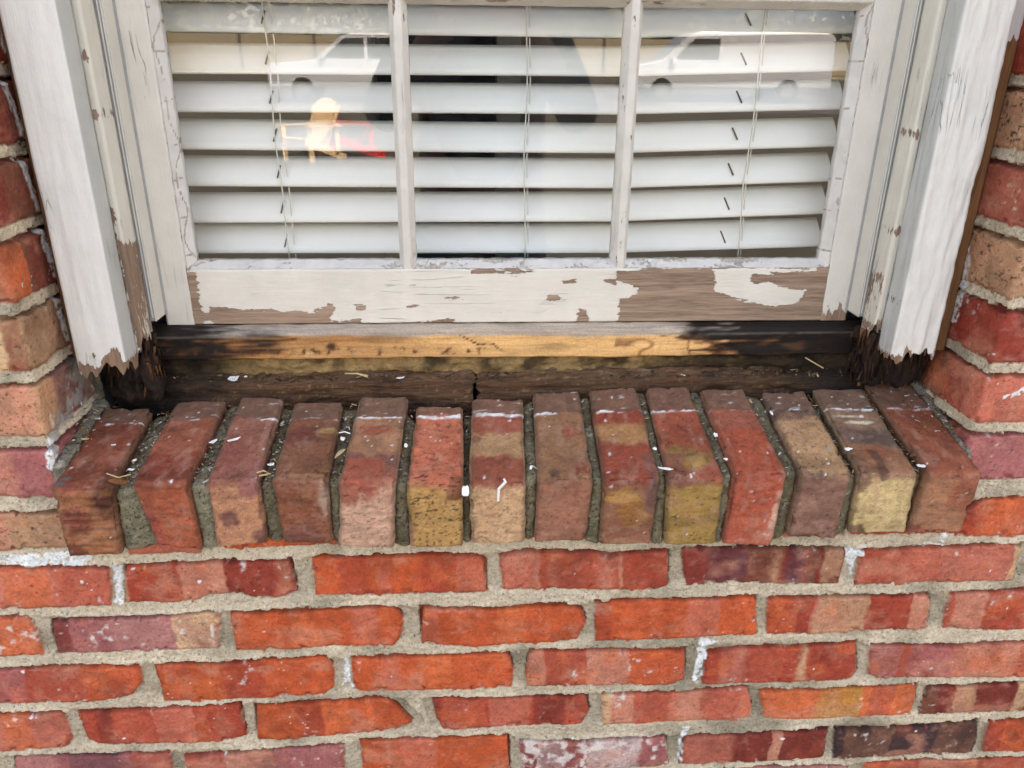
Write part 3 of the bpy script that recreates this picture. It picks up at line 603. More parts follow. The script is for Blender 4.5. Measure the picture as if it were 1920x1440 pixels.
# ==================================================================================================
#  ROWLOCK SILL : fourteen bricks on edge, each its own warped, worn box
# ==================================================================================================
OA, OB, OC, OD, OE = (60, 720), (460, 720), (860, 720), (1240, 720), (1480, 700)
def zz(o, x, y): return (o[0] + x / 4.2364, o[1] + y / 4.2364)
SB = [  # back L, back R, nose L, nose R, bottom L, bottom R (u,v) + back y
 (zz(OA, 480, 325), zz(OA, 885, 320), zz(OA, 148, 835), zz(OA, 628, 825), zz(OA, 285, 1345), zz(OA, 705, 1330), .096),
 (zz(OA, 1060, 300), zz(OA, 1460, 285), zz(OA, 785, 790), zz(OA, 1225, 780), zz(OA, 985, 1250), zz(OA, 1335, 1300), .104),
 (zz(OA, 1590, 275), zz(OB, 245, 285), zz(OA, 1390, 780), zz(OB, 95, 770), zz(OA, 1470, 1270), zz(OB, 165, 1240), .108),
 (zz(OB, 355, 285), zz(OB, 745, 280), zz(OB, 212, 760), zz(OB, 640, 765), zz(OB, 300, 1240), zz(OB, 690, 1240), .1),
 (zz(OB, 875, 270), zz(OB, 1262, 270), zz(OB, 750, 772), zz(OB, 1188, 778), zz(OB, 745, 1270), zz(OB, 1172, 1275), .106),
 (zz(OB, 1355, 260), zz(OB, 1722, 260), zz(OB, 1285, 780), zz(OB, 1728, 795), zz(OB, 1315, 1270), zz(OB, 1722, 1265), .084),
 (zz(OC, 108, 255), zz(OC, 508, 250), zz(OC, 92, 785), zz(OC, 528, 785), zz(OC, 105, 1250), zz(OC, 520, 1240), .096),
 (zz(OC, 605, 245), zz(OC, 980, 235), zz(OC, 635, 765), zz(OC, 1070, 750), zz(OC, 605, 1230), zz(OC, 1010, 1225), .106),
 (zz(OC, 1070, 240), zz(OC, 1455, 215), zz(OC, 1155, 765), zz(OC, 1592, 745), zz(OC, 1125, 1250), zz(OC, 1525, 1245), .109),
 (zz(OC, 1530, 225), zz(OD, 288, 220), zz(OD, 55, 750), zz(OD, 502, 755), zz(OD, 30, 1250), zz(OD, 435, 1245), .11),
 (zz(OD, 380, 220), zz(OD, 745, 208), zz(OD, 588, 722), zz(OD, 1002, 712), zz(OD, 495, 1248), zz(OD, 882, 1252), .107),
 (zz(OD, 875, 215), zz(OD, 1222, 200), zz(OD, 1120, 725), zz(OD, 1515, 718), zz(OD, 1010, 1190), zz(OD, 1395, 1205), .1),
 (zz(OD, 1295, 200), zz(OE, 690, 285), zz(OE, 562, 790), zz(OE, 1015, 795), zz(OE, 480, 1250), zz(OE, 925, 1240), .103),
 (zz(OE, 755, 285), zz(OE, 1135, 285), zz(OE, 1110, 785), zz(OE, 1545, 800), zz(OE, 945, 1245), zz(OE, 1375, 1240), .116)]
YN, YB, YBT = -.036, .065, -.019
sill = thing('brick_sill', (.057, .03, .02), 'sloping rowlock sill of fourteen worn bricks on edge below the rotted window', 'brick sill')
def C3(*a): return mute(lin(a), .14, 1.12)
SCOL = [
 dict(top=[(0, 1, C3(128, 62, 48))], fr=C3(158, 98, 62), bl=[('f', .3, .45, .3, .22, C3(118, 52, 44)), ('f', .12, .9, .25, .12, C3(100, 44, 40)), ('f', .85, .12, .2, .2, C3(92, 44, 38)), ('t', .08, .93, .13, .03, C3(62, 96, 112)), ('t', .16, .86, .09, .025, C3(70, 104, 116))], st=.35, lab='chipped dark red brick with flaking striped face and blue paint dabs'),
 dict(top=[(0, .55, C3(146, 76, 60)), (.55, .95, C3(124, 52, 42))], fr=C3(172, 84, 54), bl=[('f', .1, .7, .2, .4, C3(150, 64, 52))], st=.12),
 dict(top=[(0, 1, C3(138, 80, 72))], fr=C3(196, 134, 98), bl=[('f', .32, .55, .22, .14, C3(96, 56, 56)), ('f', .95, .9, .2, .2, C3(110, 58, 56)), ('f', .85, .1, .3, .16, C3(156, 92, 96)), ('t', .3, .6, .4, .3, C3(128, 66, 62))], st=.05),
 dict(top=[(0, 1, C3(122, 74, 58))], fr=C3(138, 78, 54), bl=[('t', .3, .3, .4, .2, C3(104, 48, 46)), ('t', .85, .2, .3, .05, C3(160, 128, 78)), ('t', .6, .93, .4, .03, C3(156, 112, 74)), ('f', .9, .3, .12, .25, C3(176, 150, 134)), ('f', .5, .85, .5, .2, C3(116, 68, 58))], st=.1),
 dict(top=[(0, .6, C3(156, 106, 84)), (.6, .8, C3(116, 70, 68)), (.8, 1, C3(132, 70, 60))], fr=C3(204, 158, 134), bl=[('t', .45, .2, .3, .1, C3(152, 66, 50)), ('f', .2, .1, .5, .26, C3(156, 66, 50)), ('f', .55, .1, .25, .2, C3(152, 66, 52))], st=.08),
 dict(top=[(0, 1, C3(182, 92, 74))], fr=C3(184, 142, 78), bl=[('t', .9, .95, .2, .12, C3(120, 62, 48)), ('t', .85, .55, .15, .15, C3(160, 64, 48)), ('f', .0, .9, .1, .4, C3(190, 124, 96))], st=.0, spk=.75, lab='brick with a mustard yellow pitted end face and salmon red top'),
 dict(top=[(0, .28, C3(146, 68, 58)), (.28, .65, C3(162, 122, 92)), (.65, 1, C3(136, 62, 50))], fr=C3(206, 164, 124), bl=[('t', .1, .38, .1, .06, C3(112, 62, 56))], st=.0, crk=1),
 dict(top=[(0, 1, C3(138, 94, 72))], fr=C3(160, 102, 80), bl=[('t', .75, .3, .22, .1, C3(146, 70, 56)), ('t', .8, .85, .2, .1, C3(142, 60, 48)), ('t', .3, .9, .12, .06, C3(86, 60, 58))], st=.1),
 dict(top=[(0, .2, C3(142, 58, 44)), (.2, .48, C3(160, 112, 76)), (.48, 1, C3(140, 58, 46))], fr=C3(142, 90, 68), bl=[('f', .4, .25, .4, .12, C3(182, 132, 58)), ('f', .6, .5, .35, .2, C3(160, 106, 44)), ('f', .9, .2, .15, .3, C3(108, 76, 74)), ('f', .5, .95, .5, .06, C3(176, 130, 94))], st=.05),
 dict(top=[(0, 1, C3(150, 66, 52))], fr=C3(162, 128, 62), bl=[('t', .5, .7, .45, .16, C3(124, 100, 52)), ('t', .5, .8, .25, .14, C3(166, 128, 60)), ('f', .2, .05, .4, .1, C3(120, 72, 66))], st=.05, spk=.4, lab='red topped brick with a mottled olive green end face'),
 dict(top=[(0, .3, C3(150, 78, 66)), (.3, 1, C3(158, 66, 46))], fr=C3(180, 80, 56), bl=[('f', .95, .6, .12, .35, C3(214, 168, 146)), ('f', .8, .85, .3, .12, C3(196, 120, 96))], st=.04, eff=.25),
 dict(top=[(0, .1, C3(90, 66, 66)), (.1, 1, C3(170, 128, 98))], fr=C3(134, 94, 80), bl=[('t', .8, .62, .09, .035, C3(132, 150, 152)), ('f', .5, .98, .5, .08, C3(112, 62, 56)), ('t', .05, .9, .1, .2, C3(120, 86, 70))], st=.05, spk=.35),
 dict(top=[(0, .3, C3(126, 92, 80)), (.3, .6, C3(86, 66, 68)), (.6, 1, C3(136, 84, 64))], fr=C3(208, 180, 126), bl=[('t', .5, .72, .3, .1, C3(140, 72, 54)), ('f', .05, .0, .2, .3, C3(98, 66, 56)), ('f', .45, .0, .1, .12, C3(84, 50, 44)), ('f', .1, .95, .2, .12, C3(104, 72, 66)), ('t', .35, .12, .3, .03, WHITE * 255 * 0 + lin((214, 208, 200))), ('t', .55, .22, .3, .035, lin((214, 208, 200)))], st=.0, grv=1, lab='dark purple topped brick with a cream coloured combed end face'),
 dict(top=[(0, 1, C3(138, 70, 54))], fr=C3(162, 108, 78), bl=[('f', .8, .3, .3, .4, C3(158, 84, 62)), ('f', .1, .9, .15, .1, C3(128, 58, 50))], st=.05, lab='red brown end brick with a cracked right corner')]

def round_box(nx, ny, nz, hx, hy, hz, r):
    """surface points of a rounded box, param coords p in [-1,1]^3, normals, quads"""
    Vs, Fs, off = [], [], 0
    def face(ax, sg, na, nb, a, b):
        nonlocal off
        ga = np.linspace(-1, 1, na); gb = np.linspace(-1, 1, nb); A, B = np.meshgrid(ga, gb, indexing='ij')
        p = np.zeros((na * nb, 3)); p[:, ax] = sg; p[:, a] = A.ravel(); p[:, b] = B.ravel()
        f = gridF(na, nb)
        order = np.cross(np.eye(3)[a], np.eye(3)[b])[ax] * sg
        if order < 0: f = f[:, ::-1]
        Vs.append(p); Fs.append(f + off); off += len(p)
    face(2, 1, nx, ny, 0, 1); face(2, -1, max(nx // 3, 2), max(ny // 3, 2), 0, 1)
    face(1, -1, nx, nz, 0, 2); face(1, 1, nx, nz, 0, 2)
    face(0, -1, ny, nz, 1, 2); face(0, 1, ny, nz, 1, 2)
    p = np.vstack(Vs); F = np.vstack(Fs); H = np.array([hx, hy, hz]); q = p * H
    inner = np.clip(q, -(H - r), H - r); d = q - inner; L = np.linalg.norm(d, axis=1, keepdims=True); n = d / np.maximum(L, 1e-9)
    pos = inner + n * r
    # weld duplicated seams
    key = np.round(q * 1e6).astype(np.int64); _, idx, inv = np.unique(key, axis=0, return_index=True, return_inverse=True)
    inv = inv.ravel()
    return pos[idx], n[idx], p[idx], inv[F]
def warp_box(pos, H, corners):
    """pos in box coords -> trilinear through 8 corner points [ix][iy][iz]"""
    t = (pos / H + 1) / 2; r = 0
    for i in (0, 1):
        for j in (0, 1):
            for k in (0, 1):
                wgt = (t[:, 0] if i else 1 - t[:, 0]) * (t[:, 1] if j else 1 - t[:, 1]) * (t[:, 2] if k else 1 - t[:, 2])
                r = r + wgt[:, None] * np.array(corners[i][j][k])[None]
    return r
def sill_corners(bl, br, nl, nr, ol, orr, yb, inset=0.0, drop=0.0):
    BL, BR = py(*bl, YB), py(*br, YB); NL, NR = py(*nl, YN), py(*nr, YN); OL, OR = py(*ol, YBT), py(*orr, YBT)
    NL, NR = (NL + (0, 0, 0)), NR
    out = [[[None] * 2 for _ in range(2)] for _ in range(2)]
    for i, (B, N_, O_) in enumerate(((BL, NL, OL), (BR, NR, OR))):
        dirb = (B - N_) / (B[1] - N_[1]); back = N_ + dirb * (yb - N_[1])
        low = O_ - N_
        out[i][0][1] = N_; out[i][1][1] = back; out[i][0][0] = N_ + low * 1.08; out[i][1][0] = back + low * 1.08
    return out
HB = np.array([.0285, .072, .046])
sill_edges = []
for i, sb in enumerate(SB):
    cs = sill_corners(*sb)
    for _j in (0, 1):
        for _k in (0, 1): cs[0][_j][_k] = cs[0][_j][_k] - [.0009, 0, 0]; cs[1][_j][_k] = cs[1][_j][_k] + [.0009, 0, 0]
    sill_edges.append(cs)
    pos, n, p, F = round_box(32, 80, 50, *HB, .0035)
    W3 = warp_box(pos, HB, cs); P = pos + np.array([i * .37, i * .11, 0])
    # approximate warped normal with box axes
    ex = (np.array(cs[1][0][1]) - cs[0][0][1]); ey = (np.array(cs[0][1][1]) - cs[0][0][1]); ez = (np.array(cs[0][0][1]) - cs[0][0][0])
    A = np.array([v / np.linalg.norm(v) for v in (ex, ey, ez)])
    N3 = n @ A; N3 /= np.linalg.norm(N3, axis=1, keepdims=True)
    edge = np.sort(1 - np.abs(p), axis=1)
    # nearness to an arris in metres
    dm = np.sort((1 - np.abs(p)) * HB, axis=1); arr = dm[:, 1]
    h = .0010 * fb(P, 40, 60 + i, 3) + .0006 * fb(P, 170, 61 + i, 3) - .0048 * ss(.30, .62, fb(P, 62, 62 + i, 4, .6)) * (1 - ss(.0, .008, arr)) + .00035 * fb(P, 420, 59 + i, 2)
    h = h - .0009 * (1 - ss(0, .004, arr))
    sc = SCOL[i]
    a = (p[:, 0] + 1) / 2; vtop = W3[:, 1]; bt = (YB - vtop) / (YB - YN); ct = (1 - p[:, 2]) / 2
    front = (n[:, 1] < -.5) & (n[:, 2] < .75)
    jit = .035 * fb(P, 60, 63 + i, 5, .65)
    ctop = np.tile(sc['top'][0][2], (len(p), 1))
    for a0, a1, cc in sc['top']:
        m_ = ss(a0 - .05, a0 + .05, bt + jit * 2.2) * (1 - ss(a1 - .05, a1 + .05, bt + jit * 2.2))
        ctop = mixc(ctop, cc, m_ if a0 > 0 else m_ * 0 + m_)
    cfr = np.tile(sc['fr'], (len(p), 1))
    fm = 1 - ss(.05, .075, (1 - (p[:, 2] + 1) / 2) * -1 + .12 + jit * .6)     # front zone begins just under the nose
    fm = ss(.0, .13, ct + jit * 1.6) * (p[:, 1] < -.9)
    sidem = (np.abs(n[:, 0]) > .7)
    c = mixc(ctop, cfr, fm)
    c = mixc(c, ctop * .7 + .3 * cfr, sidem * (p[:, 1] > -.9) * 1.0)
    for kind, ca, cb, ra, rb, cc in sc['bl']:
        q = bt if kind == 't' else ct
        dd = np.hypot((a - ca) / ra, (q - cb) / rb) + .5 * fb(P, 75, 64 + i, 5, .62)
        on = (p[:, 2] > .5) if kind == 't' else (p[:, 1] < -.5)
        c = mixc(c, cc, (1 - ss(.6, 1.15, dd)) * on * .85)
    c = mixc(c, c.mean(0), np.full(len(c), .10)); c = c * (1 + .16 * fb(P, 38, 65 + i, 4) + .12 * fb(P, 160, 66 + i, 3))[:, None]; c = c * np.where((n[:, 2] > .5)[:, None], [[1.06, 1.03, .84]], [[1.05, 1.0, .95]])  # top faces coloured warmer to offset the bluish sky light
    c = c * (1 + (.09 + sc['st']) * fb(P * [.12, .6, 1], 330, 67 + i, 2) * (p[:, 1] < -.8))[:, None]
    c = mixc(c, c * .45, ss(.2, .9, fb(P, 30, 68 + i, 4)) * .55); c = c * (1 + .13 * fb(P, 380, 58 + i, 2))[:, None]; c = mixc(c, lin((184, 142, 122)), ss(.0, .9, fb(P * [1, .5, 1], 110, 57 + i, 4)) * .35)
    c = mixc(c, PAL['P'] * .8, ss(.5, 1, fb(P, 45, 69 + i, 3)) * .3)
    spk = sc.get('spk', .15)
    c = mixc(c, PAL['K'] * .45, ss(.86 - .45 * spk, 1. - .35 * spk, fb(P * [1, 1, 1.7], 290, 70 + i, 2)) * (.8 if spk > .3 else .6) * np.where(p[:, 1] < -.8, 1, .6))
    if sc.get('eff'): c = mixc(c, WHITE * .9, ss(.55, .95, fb(P, 180, 71, 4)) * .7 * fm)
    if sc.get('grv'):
        g = np.sin(P[:, 0] * 3800 + 1.5 * fb(P, 120, 5, 2)) * (.6 + .4 * fb(P, 200, 6, 2)); h = h + .0004 * g * fm; c = mixc(c, c * .66, ss(.2, .9, -g) * fm * .6)
    if sc.get('crk'):
        g = np.abs(fb(P, 70, 7, 2)); kk = (1 - ss(.0, .07, g)) * fm; h = h - .0011 * kk; c = mixc(c, c * .6, kk * .7); h = h + .0012 * fb(P, 90, 8, 3) * fm
    # white paint line left by the missing wooden sill, and weathered tail behind it
    lwm = ss(-.35, .3, fb(np.c_[W3[:, 0], W3[:, 0] * 0], 70, 88, 2) + (.35 if 4 <= i <= 9 else -.1))
    yl = .0655 + .0026 * fb(np.c_[W3[:, 0], W3[:, 0] * 0], 30, 80, 3) + .0006 * fb(W3, 300, 81, 1)
    lw = .0016 + .0012 * fb(np.c_[W3[:, 0], W3[:, 0] * 0], 45, 82, 3) + (.0010 if 5 <= i <= 7 else .0) - (.0006 if i in (1, 2, 3) else 0)
    pl = lwm * (1 - ss(.7, 1.15, np.abs(W3[:, 1] - yl) / np.maximum(lw, .0001))) * (n[:, 2] > .3) * ss(-.5, -.1, fb(W3, 170, 83, 3) + (.3 if 4 <= i <= 10 else -.05))
    tail = ss(.066, .070, W3[:, 1] + .002 * fb(W3, 100, 84, 2)) * (n[:, 2] > .2)
    c = mixc(c, lin((120, 92, 76)) * (1 + .2 * fb(P, 120, 85, 3))[:, None], tail * .75) if False else c + ((lin((118, 88, 72))[None] * (1 + .25 * fb(P, 120, 85, 3))[:, None]) - c) * (tail * .85)[:, None]
    c = mixc(c, WHITE * .92, ss(.6, 1.0, fb(P * [.5, 2, 1], 150, 86, 3)) * tail * .5)
    c = mixc(c, WHITE * .97, pl); h = h + pl * .0010
    # paint spatter
    for q in range(13):
        rs = np.random.default_rng(i * 50 + q); da, db = rs.uniform(-.9, .9), rs.uniform(-1, 1)
        rr = rs.choice([.0005, .0006, .0008, .0011, .0016], p=[.35, .3, .2, .11, .04])
        on_top = rs.random() < .75
        if on_top: dd = np.hypot(pos[:, 0] - da * HB[0], (pos[:, 1] - db * HB[1]) * rs.uniform(.6, 1.4)); ok = p[:, 2] > .9
        else: dd = np.hypot(pos[:, 0] - da * HB[0], pos[:, 2] - db * HB[2]); ok = p[:, 1] < -.9
        c = mixc(c, WHITE, (1 - ss(rr * .7, rr * 1.3, dd)) * ok * .9)
    # dirt at the joints
    c = mixc(c, lin((88, 74, 56)), (1 - ss(.0, .004, dm[:, 0] + 1) ) * 0 + (1 - ss(.001, .006, (1 - np.abs(p[:, 0])) * HB[0] + .002 * fb(P, 120, 90, 2))) * .45)
    o = quads('sill_brick', W3 + N3 * h[:, None], F, M_brick, sill, c)
    if sc.get('lab'): o['label'] = sc['lab']

# mortar beads between the sill bricks
def lerp(a, b, t): return np.array(a) * (1 - t) + np.array(b) * t
def bead(L, Rr, i, dn, df, back_cut, name='joint_mortar', rough=1.0, colr=None):
    """L, Rr : corner dicts of left brick's right side, right brick's left side"""
    cs = [[[None] * 2 for _ in range(2)] for _ in range(2)]
    for s_, src in ((0, L), (1, Rr)):
        for j in (0, 1):
            for k in (0, 1): cs[s_][j][k] = np.array(src[j][k], float)
    for s_ in (0, 1):
        # recess below the brick tops and behind their faces
        ey = (cs[s_][1][1] - cs[s_][0][1]); ez = cs[s_][0][1] - cs[s_][0][0]; eyn, ezn = ey / np.linalg.norm(ey), ez / np.linalg.norm(ez)
        for j in (0, 1):
            cs[s_][j][1] = cs[s_][j][1] - ezn * dn
        for k in (0, 1): cs[s_][0][k] = cs[s_][0][k] + eyn * df
        for k in (0, 1): cs[s_][1][k] = cs[s_][1][k] + eyn * back_cut
        cs[s_][0][0] = cs[s_][0][0] - ezn * .004; cs[s_][1][0] = cs[s_][1][0] - ezn * .004
    wdt = np.linalg.norm(cs[1][0][1] - cs[0][0][1]); H = np.array([wdt / 2 + .0015, .07, .045])
    ex = (cs[1][0][1] - cs[0][0][1]); ex = ex / np.linalg.norm(ex)
    for j in (0, 1):
        for k in (0, 1): cs[0][j][k] = cs[0][j][k] - ex * .002; cs[1][j][k] = cs[1][j][k] + ex * .002
    pos, n, p, F = round_box(max(8, int(wdt / .0012)), 90, 56, *H, min(.0045, H[0] * .8))
    W3 = warp_box(pos, H, cs)
    A = np.array([ex, (cs[0][1][1] - cs[0][0][1]) / np.linalg.norm(cs[0][1][1] - cs[0][0][1]), (cs[0][0][1] - cs[0][0][0]) / np.linalg.norm(cs[0][0][1] - cs[0][0][0])])
    N3 = n @ A
    # bulge in the middle of the strip
    bul = (1 - p[:, 0] ** 2)
    h = rough * (.0016 * fb(W3, 60, 700 + i, 3) + .0010 * fb(W3, 220, 701 + i, 3) + .0006 * fb(W3, 600, 702 + i, 1)) + .0016 * bul * ((n[:, 2] > .4) | (n[:, 1] < -.4))
    base = (lin((150, 142, 118)) if i < 2 else lin((134, 124, 100))) if colr is None else colr
    c = np.tile(base, (len(p), 1)) * (1 + .14 * fb(W3, 60, 703, 3))[:, None]
    c = mixc(c, lin((108, 100, 74)), ss(-.3, .6, fb(W3, 26, 704 + i, 3)) * (.15 if i >= 30 else .75 if i > 3 else .35))          # algae
    topm = ss(.0, .35, n[:, 2]) * (W3[:, 1] > YN + .02)
    c = mixc(c, lin((78, 66, 50)), topm * (.42 + .3 * fb(W3, 80, 705, 3)) * (.35 if i >= 30 else 1))
    c = mixc(c, lin((52, 42, 34)), ss(.4, .9, fb(W3, 150, 706, 3)) * .4)
    c = mixc(c, lin((190, 184, 170)), ss(.55, .95, fb(W3, 200, 707, 3)) * .5)
    return quads(name, W3 + N3 * h[:, None], F, M_sandy, sill, c)
side = lambda cs, i: [[cs[i][0][0], cs[i][0][1]], [cs[i][1][0], cs[i][1][1]]]
dns = [.014, .013, .012, .012, .011, .014, .007, .008, .007, .008, .009, .013, .013]
dfs = [.009, .009, .009, .010, .009, .012, .009, .007, .008, .008, .010, .009, .010]
bcs = [-.004, -.002, -.004, -.008, -.02, -.012, -.008, -.006, -.006, -.002, -.004, -.006, -.004]
for i in range(13):
    bead(side(sill_edges[i], 1), side(sill_edges[i + 1], 0), i, dns[i], dfs[i], bcs[i])
def wedge(i, sgn, xo_n, xo_b, dn):
    src = side(sill_edges[i], 0 if sgn < 0 else 1); oth = [[np.array(v, float) for v in r] for r in src]
    oth[0][0][0] = oth[0][1][0] = xo_n; oth[1][0][0] = oth[1][1][0] = xo_b
    L, Rr = (oth, src) if sgn < 0 else (src, oth)
    return bead(L, Rr, 30 + i, dn, .034, .012, 'end_mortar', 1.6, lin((142, 134, 118)))
wedge(0, -1, XL - .002, XL - .004, -.001); wedge(13, 1, XR + .004, XR + .006, .001)

# ==================================================================================================
#  WINDOW : casing, stops, track, sash, glass
# ==================================================================================================
XC = .0515
win = thing('window', (XC, .14, .223), 'weathered white painted wooden sash window with peeling paint and three lower panes', 'window')
def pp(pts, y): return [(lambda q: (q[0], q[2]))(py(u, v, y)) for u, v in pts]
WC = lin((217, 214, 206)); CC = lin((214, 207, 192)); GR = lin((186, 186, 184))
def strip(name, loop, zb, mat, parent, colf, pdf, ztop=1.5, step=.0022, disp=None, zbn=None):
    """closed plan profile [(x,y)...] run up from a ragged foot"""
    pts = []; loop = [np.array(q, float) for q in loop]
    for a, b in zip(loop, loop[1:] + loop[:1]):
        L = np.linalg.norm(b - a); k = max(1, int(L / step))
        for t in range(k): pts.append(a + (b - a) * t / k)
    pts = np.array(pts); n = len(pts)
    zs = np.concatenate([np.arange(0, .42, step * 1.2), np.arange(.42, ztop - .2, .02), [ztop - .2]])
    Zf = np.array([zbn(q[0], q[1]) if zbn else zb for q in pts])
    rows = []
    for q in zs:
        f = 1 - ss(0, .06, np.array([q]))[0]
        rows.append(np.c_[pts, np.where(q < .06, Zf + q * (1 - 0) + (zb - Zf) * (q / .06), zb + q)])
    V = np.vstack(rows); F = gridF(len(zs), n, True)
    nor = np.roll(pts, -1, 0) - np.roll(pts, 1, 0); nor = np.c_[nor[:, 1], -nor[:, 0]]; nor /= np.linalg.norm(nor, axis=1, keepdims=True) + 1e-9
    if np.sum((pts - pts.mean(0)) * nor) < 0: nor = -nor
    NN = np.tile(nor, (len(zs), 1))
    c = colf(V); pd = pdf(V)
    h = disp(V) if disp else 0
    V2 = V.copy(); V2[:, :2] += NN * np.asarray(h).reshape(-1, 1)
    # orientation: make faces point outwards
    area = np.sum(pts[:, 0] * np.roll(pts[:, 1], -1) - np.roll(pts[:, 0], -1) * pts[:, 1])
    if area < 0: F = F[:, ::-1]
    # close the foot
    V2 = np.vstack([V2, [V2[:n].mean(0) + [0, 0, .012]]]); c = np.vstack([c, c[:1]]); pd = np.r_[pd, -.02]
    me = quads(name, V2, F, mat, parent, c, {'pd': pd})
    Fc = [(i, (i + 1) % n, len(V2) - 1) for i in range(n)]
    cap = MB(); foot = V2[list(range(n)) + [len(V2) - 1]]
    return me
def polys(V, bare=(), keep=(), start=.02):
    d = np.full(len(V), start); x, z = V[:, 0], V[:, 2]
    for p in bare: d = np.minimum(d, sdf_poly(x, z, p))
    for p in keep: d = np.maximum(d, -sdf_poly(x, z, p))
    return d
def X(a, sd): return XC + sd * a
# --- bare wood traces
L5 = lambda x, y: (x / 3, 450 + y / 3)
R6 = lambda x, y: (1280 + x / 3, 450 + y / 3)
Z2 = lambda x, y: (x / 4.8, 300 + y / 4.8)
bareCL = [pp([L5(575, 720), L5(572, 668), L5(610, 640), L5(645, 592), L5(672, 640), L5(700, 690), L5(760, 690), L5(760, 800), L5(440, 800), L5(455, 690), L5(520, 712)], .055),
          pp([L5(505, 648), L5(530, 650), L5(528, 662), L5(508, 660)], .055)]
bareCR = [pp([R6(1120, 620), R6(1170, 650), R6(1235, 652), R6(1262, 600), R6(1300, 640), R6(1370, 642), R6(1392, 640), R6(1420, 670), R6(1420, 800), R6(1100, 800)], .055),
          pp([R6(1188, 345), R6(1228, 348), R6(1222, 372), R6(1200, 388)], .055)]
bareSL = [pp([Z2(990, 425), Z2(1015, 425), Z2(1022, 480), Z2(1052, 590), Z2(1030, 625), Z2(1060, 665), Z2(1110, 765), Z2(1165, 780), Z2(1185, 900), Z2(1215, 1100), Z2(1232, 1260), Z2(1262, 1450), Z2(1300, 1700), Z2(1230, 1700), Z2(1190, 1440), Z2(1130, 1200), Z2(1085, 950), Z2(1045, 720), Z2(1000, 520)], .084)]
bareSR = [pp([R6(1112, 190), R6(1090, 260), R6(1060, 380), R6(1040, 450), R6(1060, 470), R6(1085, 420), R6(1110, 480), R6(1120, 620), R6(1000, 640), R6(1040, 520), R6(1030, 430), R6(1050, 330), R6(1080, 230)], .095)]
def side_parts(sd):
    L = sd < 0
    rz = lambda x, y, s: .008 * float(fb(np.array([[x, y]]), 60, s, 2)[0]) + .005 * float(fb(np.array([[x, y]]), 240, s + 1, 2)[0]) - .005 * max(0., float(fb(np.array([[x, y]]), 420, s + 2, 1)[0]) - .15) ** 1.3
    # backing strip beside the brick (brown bare wood)
    def col_b(V): return np.tile(lin((226, 224, 220)), (len(V), 1))
    def pd_b(V):
        d = np.full(len(V), -.02)
        e = V[:, 2] - (.535 if not L else 9) ; return np.maximum(d, np.clip(e, -.02, .02))
    xo = XL + .001 if L else XR - .001
    strip('backing_strip', [(X(.462, sd), .078), (xo, .080), (xo, .12), (X(.462, sd), .12)], .205, M_back, win, col_b, pd_b)
    # casing board
    def col_c(V):
        c = np.tile(WC, (len(V), 1)); c = c * (1 - .05 * ss(.2, .9, fb(V * [1, 1, .15], 60, 3, 3)))[:, None]
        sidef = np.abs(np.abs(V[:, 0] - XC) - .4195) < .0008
        c = mixc(c, lin((184, 185, 180)), sidef * .8)  # side face toned down to stand in for its shade
        rust = (1 - ss(.0, .035, V[:, 2] - .205)) * ss(.2, .8, fb(V, 90, 7, 3)); return mixc(c, lin((190, 160, 120)), rust * .3)
    def pd_c(V): 
        d = polys(V, bareCL if L else bareCR)
        ax = np.abs(V[:, 0] - XC)
        cr = np.abs(ax - .4685) < .0012
        return np.where(cr, np.minimum(d, .0022 + .004 * fb(V * [1, 1, .3], 60, 9, 2)), d)
    def dis(V):
        ax = np.abs(V[:, 0] - XC); fr = V[:, 1] < .0555
        r = .0005 * fb(V * [1, 1, .10], 230, 31, 3) + .0004 * fb(V * [1, 1, .3], 90, 33, 2)
        if not L: r = .0015 * fb(V * [1, 1, .10], 190, 41, 3) + .0013 * ss(.1, .6, fb(V * [1, 1, .08], 130, 43, 2)) + .0004 * fb(V * [1, 1, .4], 300, 44, 2)
        gro = 0
        for gx, dp in ((.4555, .0010), (.4600, .0006)) if L else ((.462, .0009),): gro = gro - dp * (1 - ss(.0, .0012, np.abs(ax - gx)))
        return np.where(fr, r + gro, r * .5)
    zl = .199 if L else .206
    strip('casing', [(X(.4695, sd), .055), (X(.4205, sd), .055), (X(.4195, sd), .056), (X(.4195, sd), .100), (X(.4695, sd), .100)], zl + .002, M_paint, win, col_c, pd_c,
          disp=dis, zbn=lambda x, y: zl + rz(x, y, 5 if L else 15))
    # cream stop
    def col_s(V): return np.tile(CC, (len(V), 1)) * (1 + .03 * fb(V, 40, 5, 2))[:, None]
    def pd_s(V):
        d = polys(V, bareSL if L else bareSR)
        d = np.minimum(d, .004 + .004 * fb(V * [1, 1, .3], 70, 19, 2) + (V[:, 2] - .25) * .2) if not L else d
        holes = [(-.366, .508), (-.364, .457)] if L else [(.4665, .444), (.4665, .342)]
        for hx, hz in holes: d = np.minimum(d, np.hypot(V[:, 0] - hx, V[:, 2] - hz) - .0042)
        return d
    zs_ = .222 if L else .228
    strip('jamb_stop', [(X(.4192, sd), .0845), (X(.4125, sd), .0835), (X(.4108, sd), .0855), (X(.4100, sd), .112), (X(.4192, sd), .112)], zs_, M_cream, win, col_s, pd_s,
          zbn=lambda x, y: zs_ - .004 + 1.4 * rz(x, y, 25 if L else 35), disp=lambda V: .0004 * fb(V * [1, 1, .2], 150, 51, 3))
    # jamb with the grey track
    mbx = MB(); zt = .236
    mbx.prism([(X(.4098, sd), .113), (X(.4035, sd), .113), (X(.4035, sd), .1365), (X(.400, sd), .1365), (X(.400, sd), .20), (X(.47, sd), .20), (X(.47, sd), .113)], 'z', zt, 1.5)
    mbx.build('jamb_track', M_track, win)
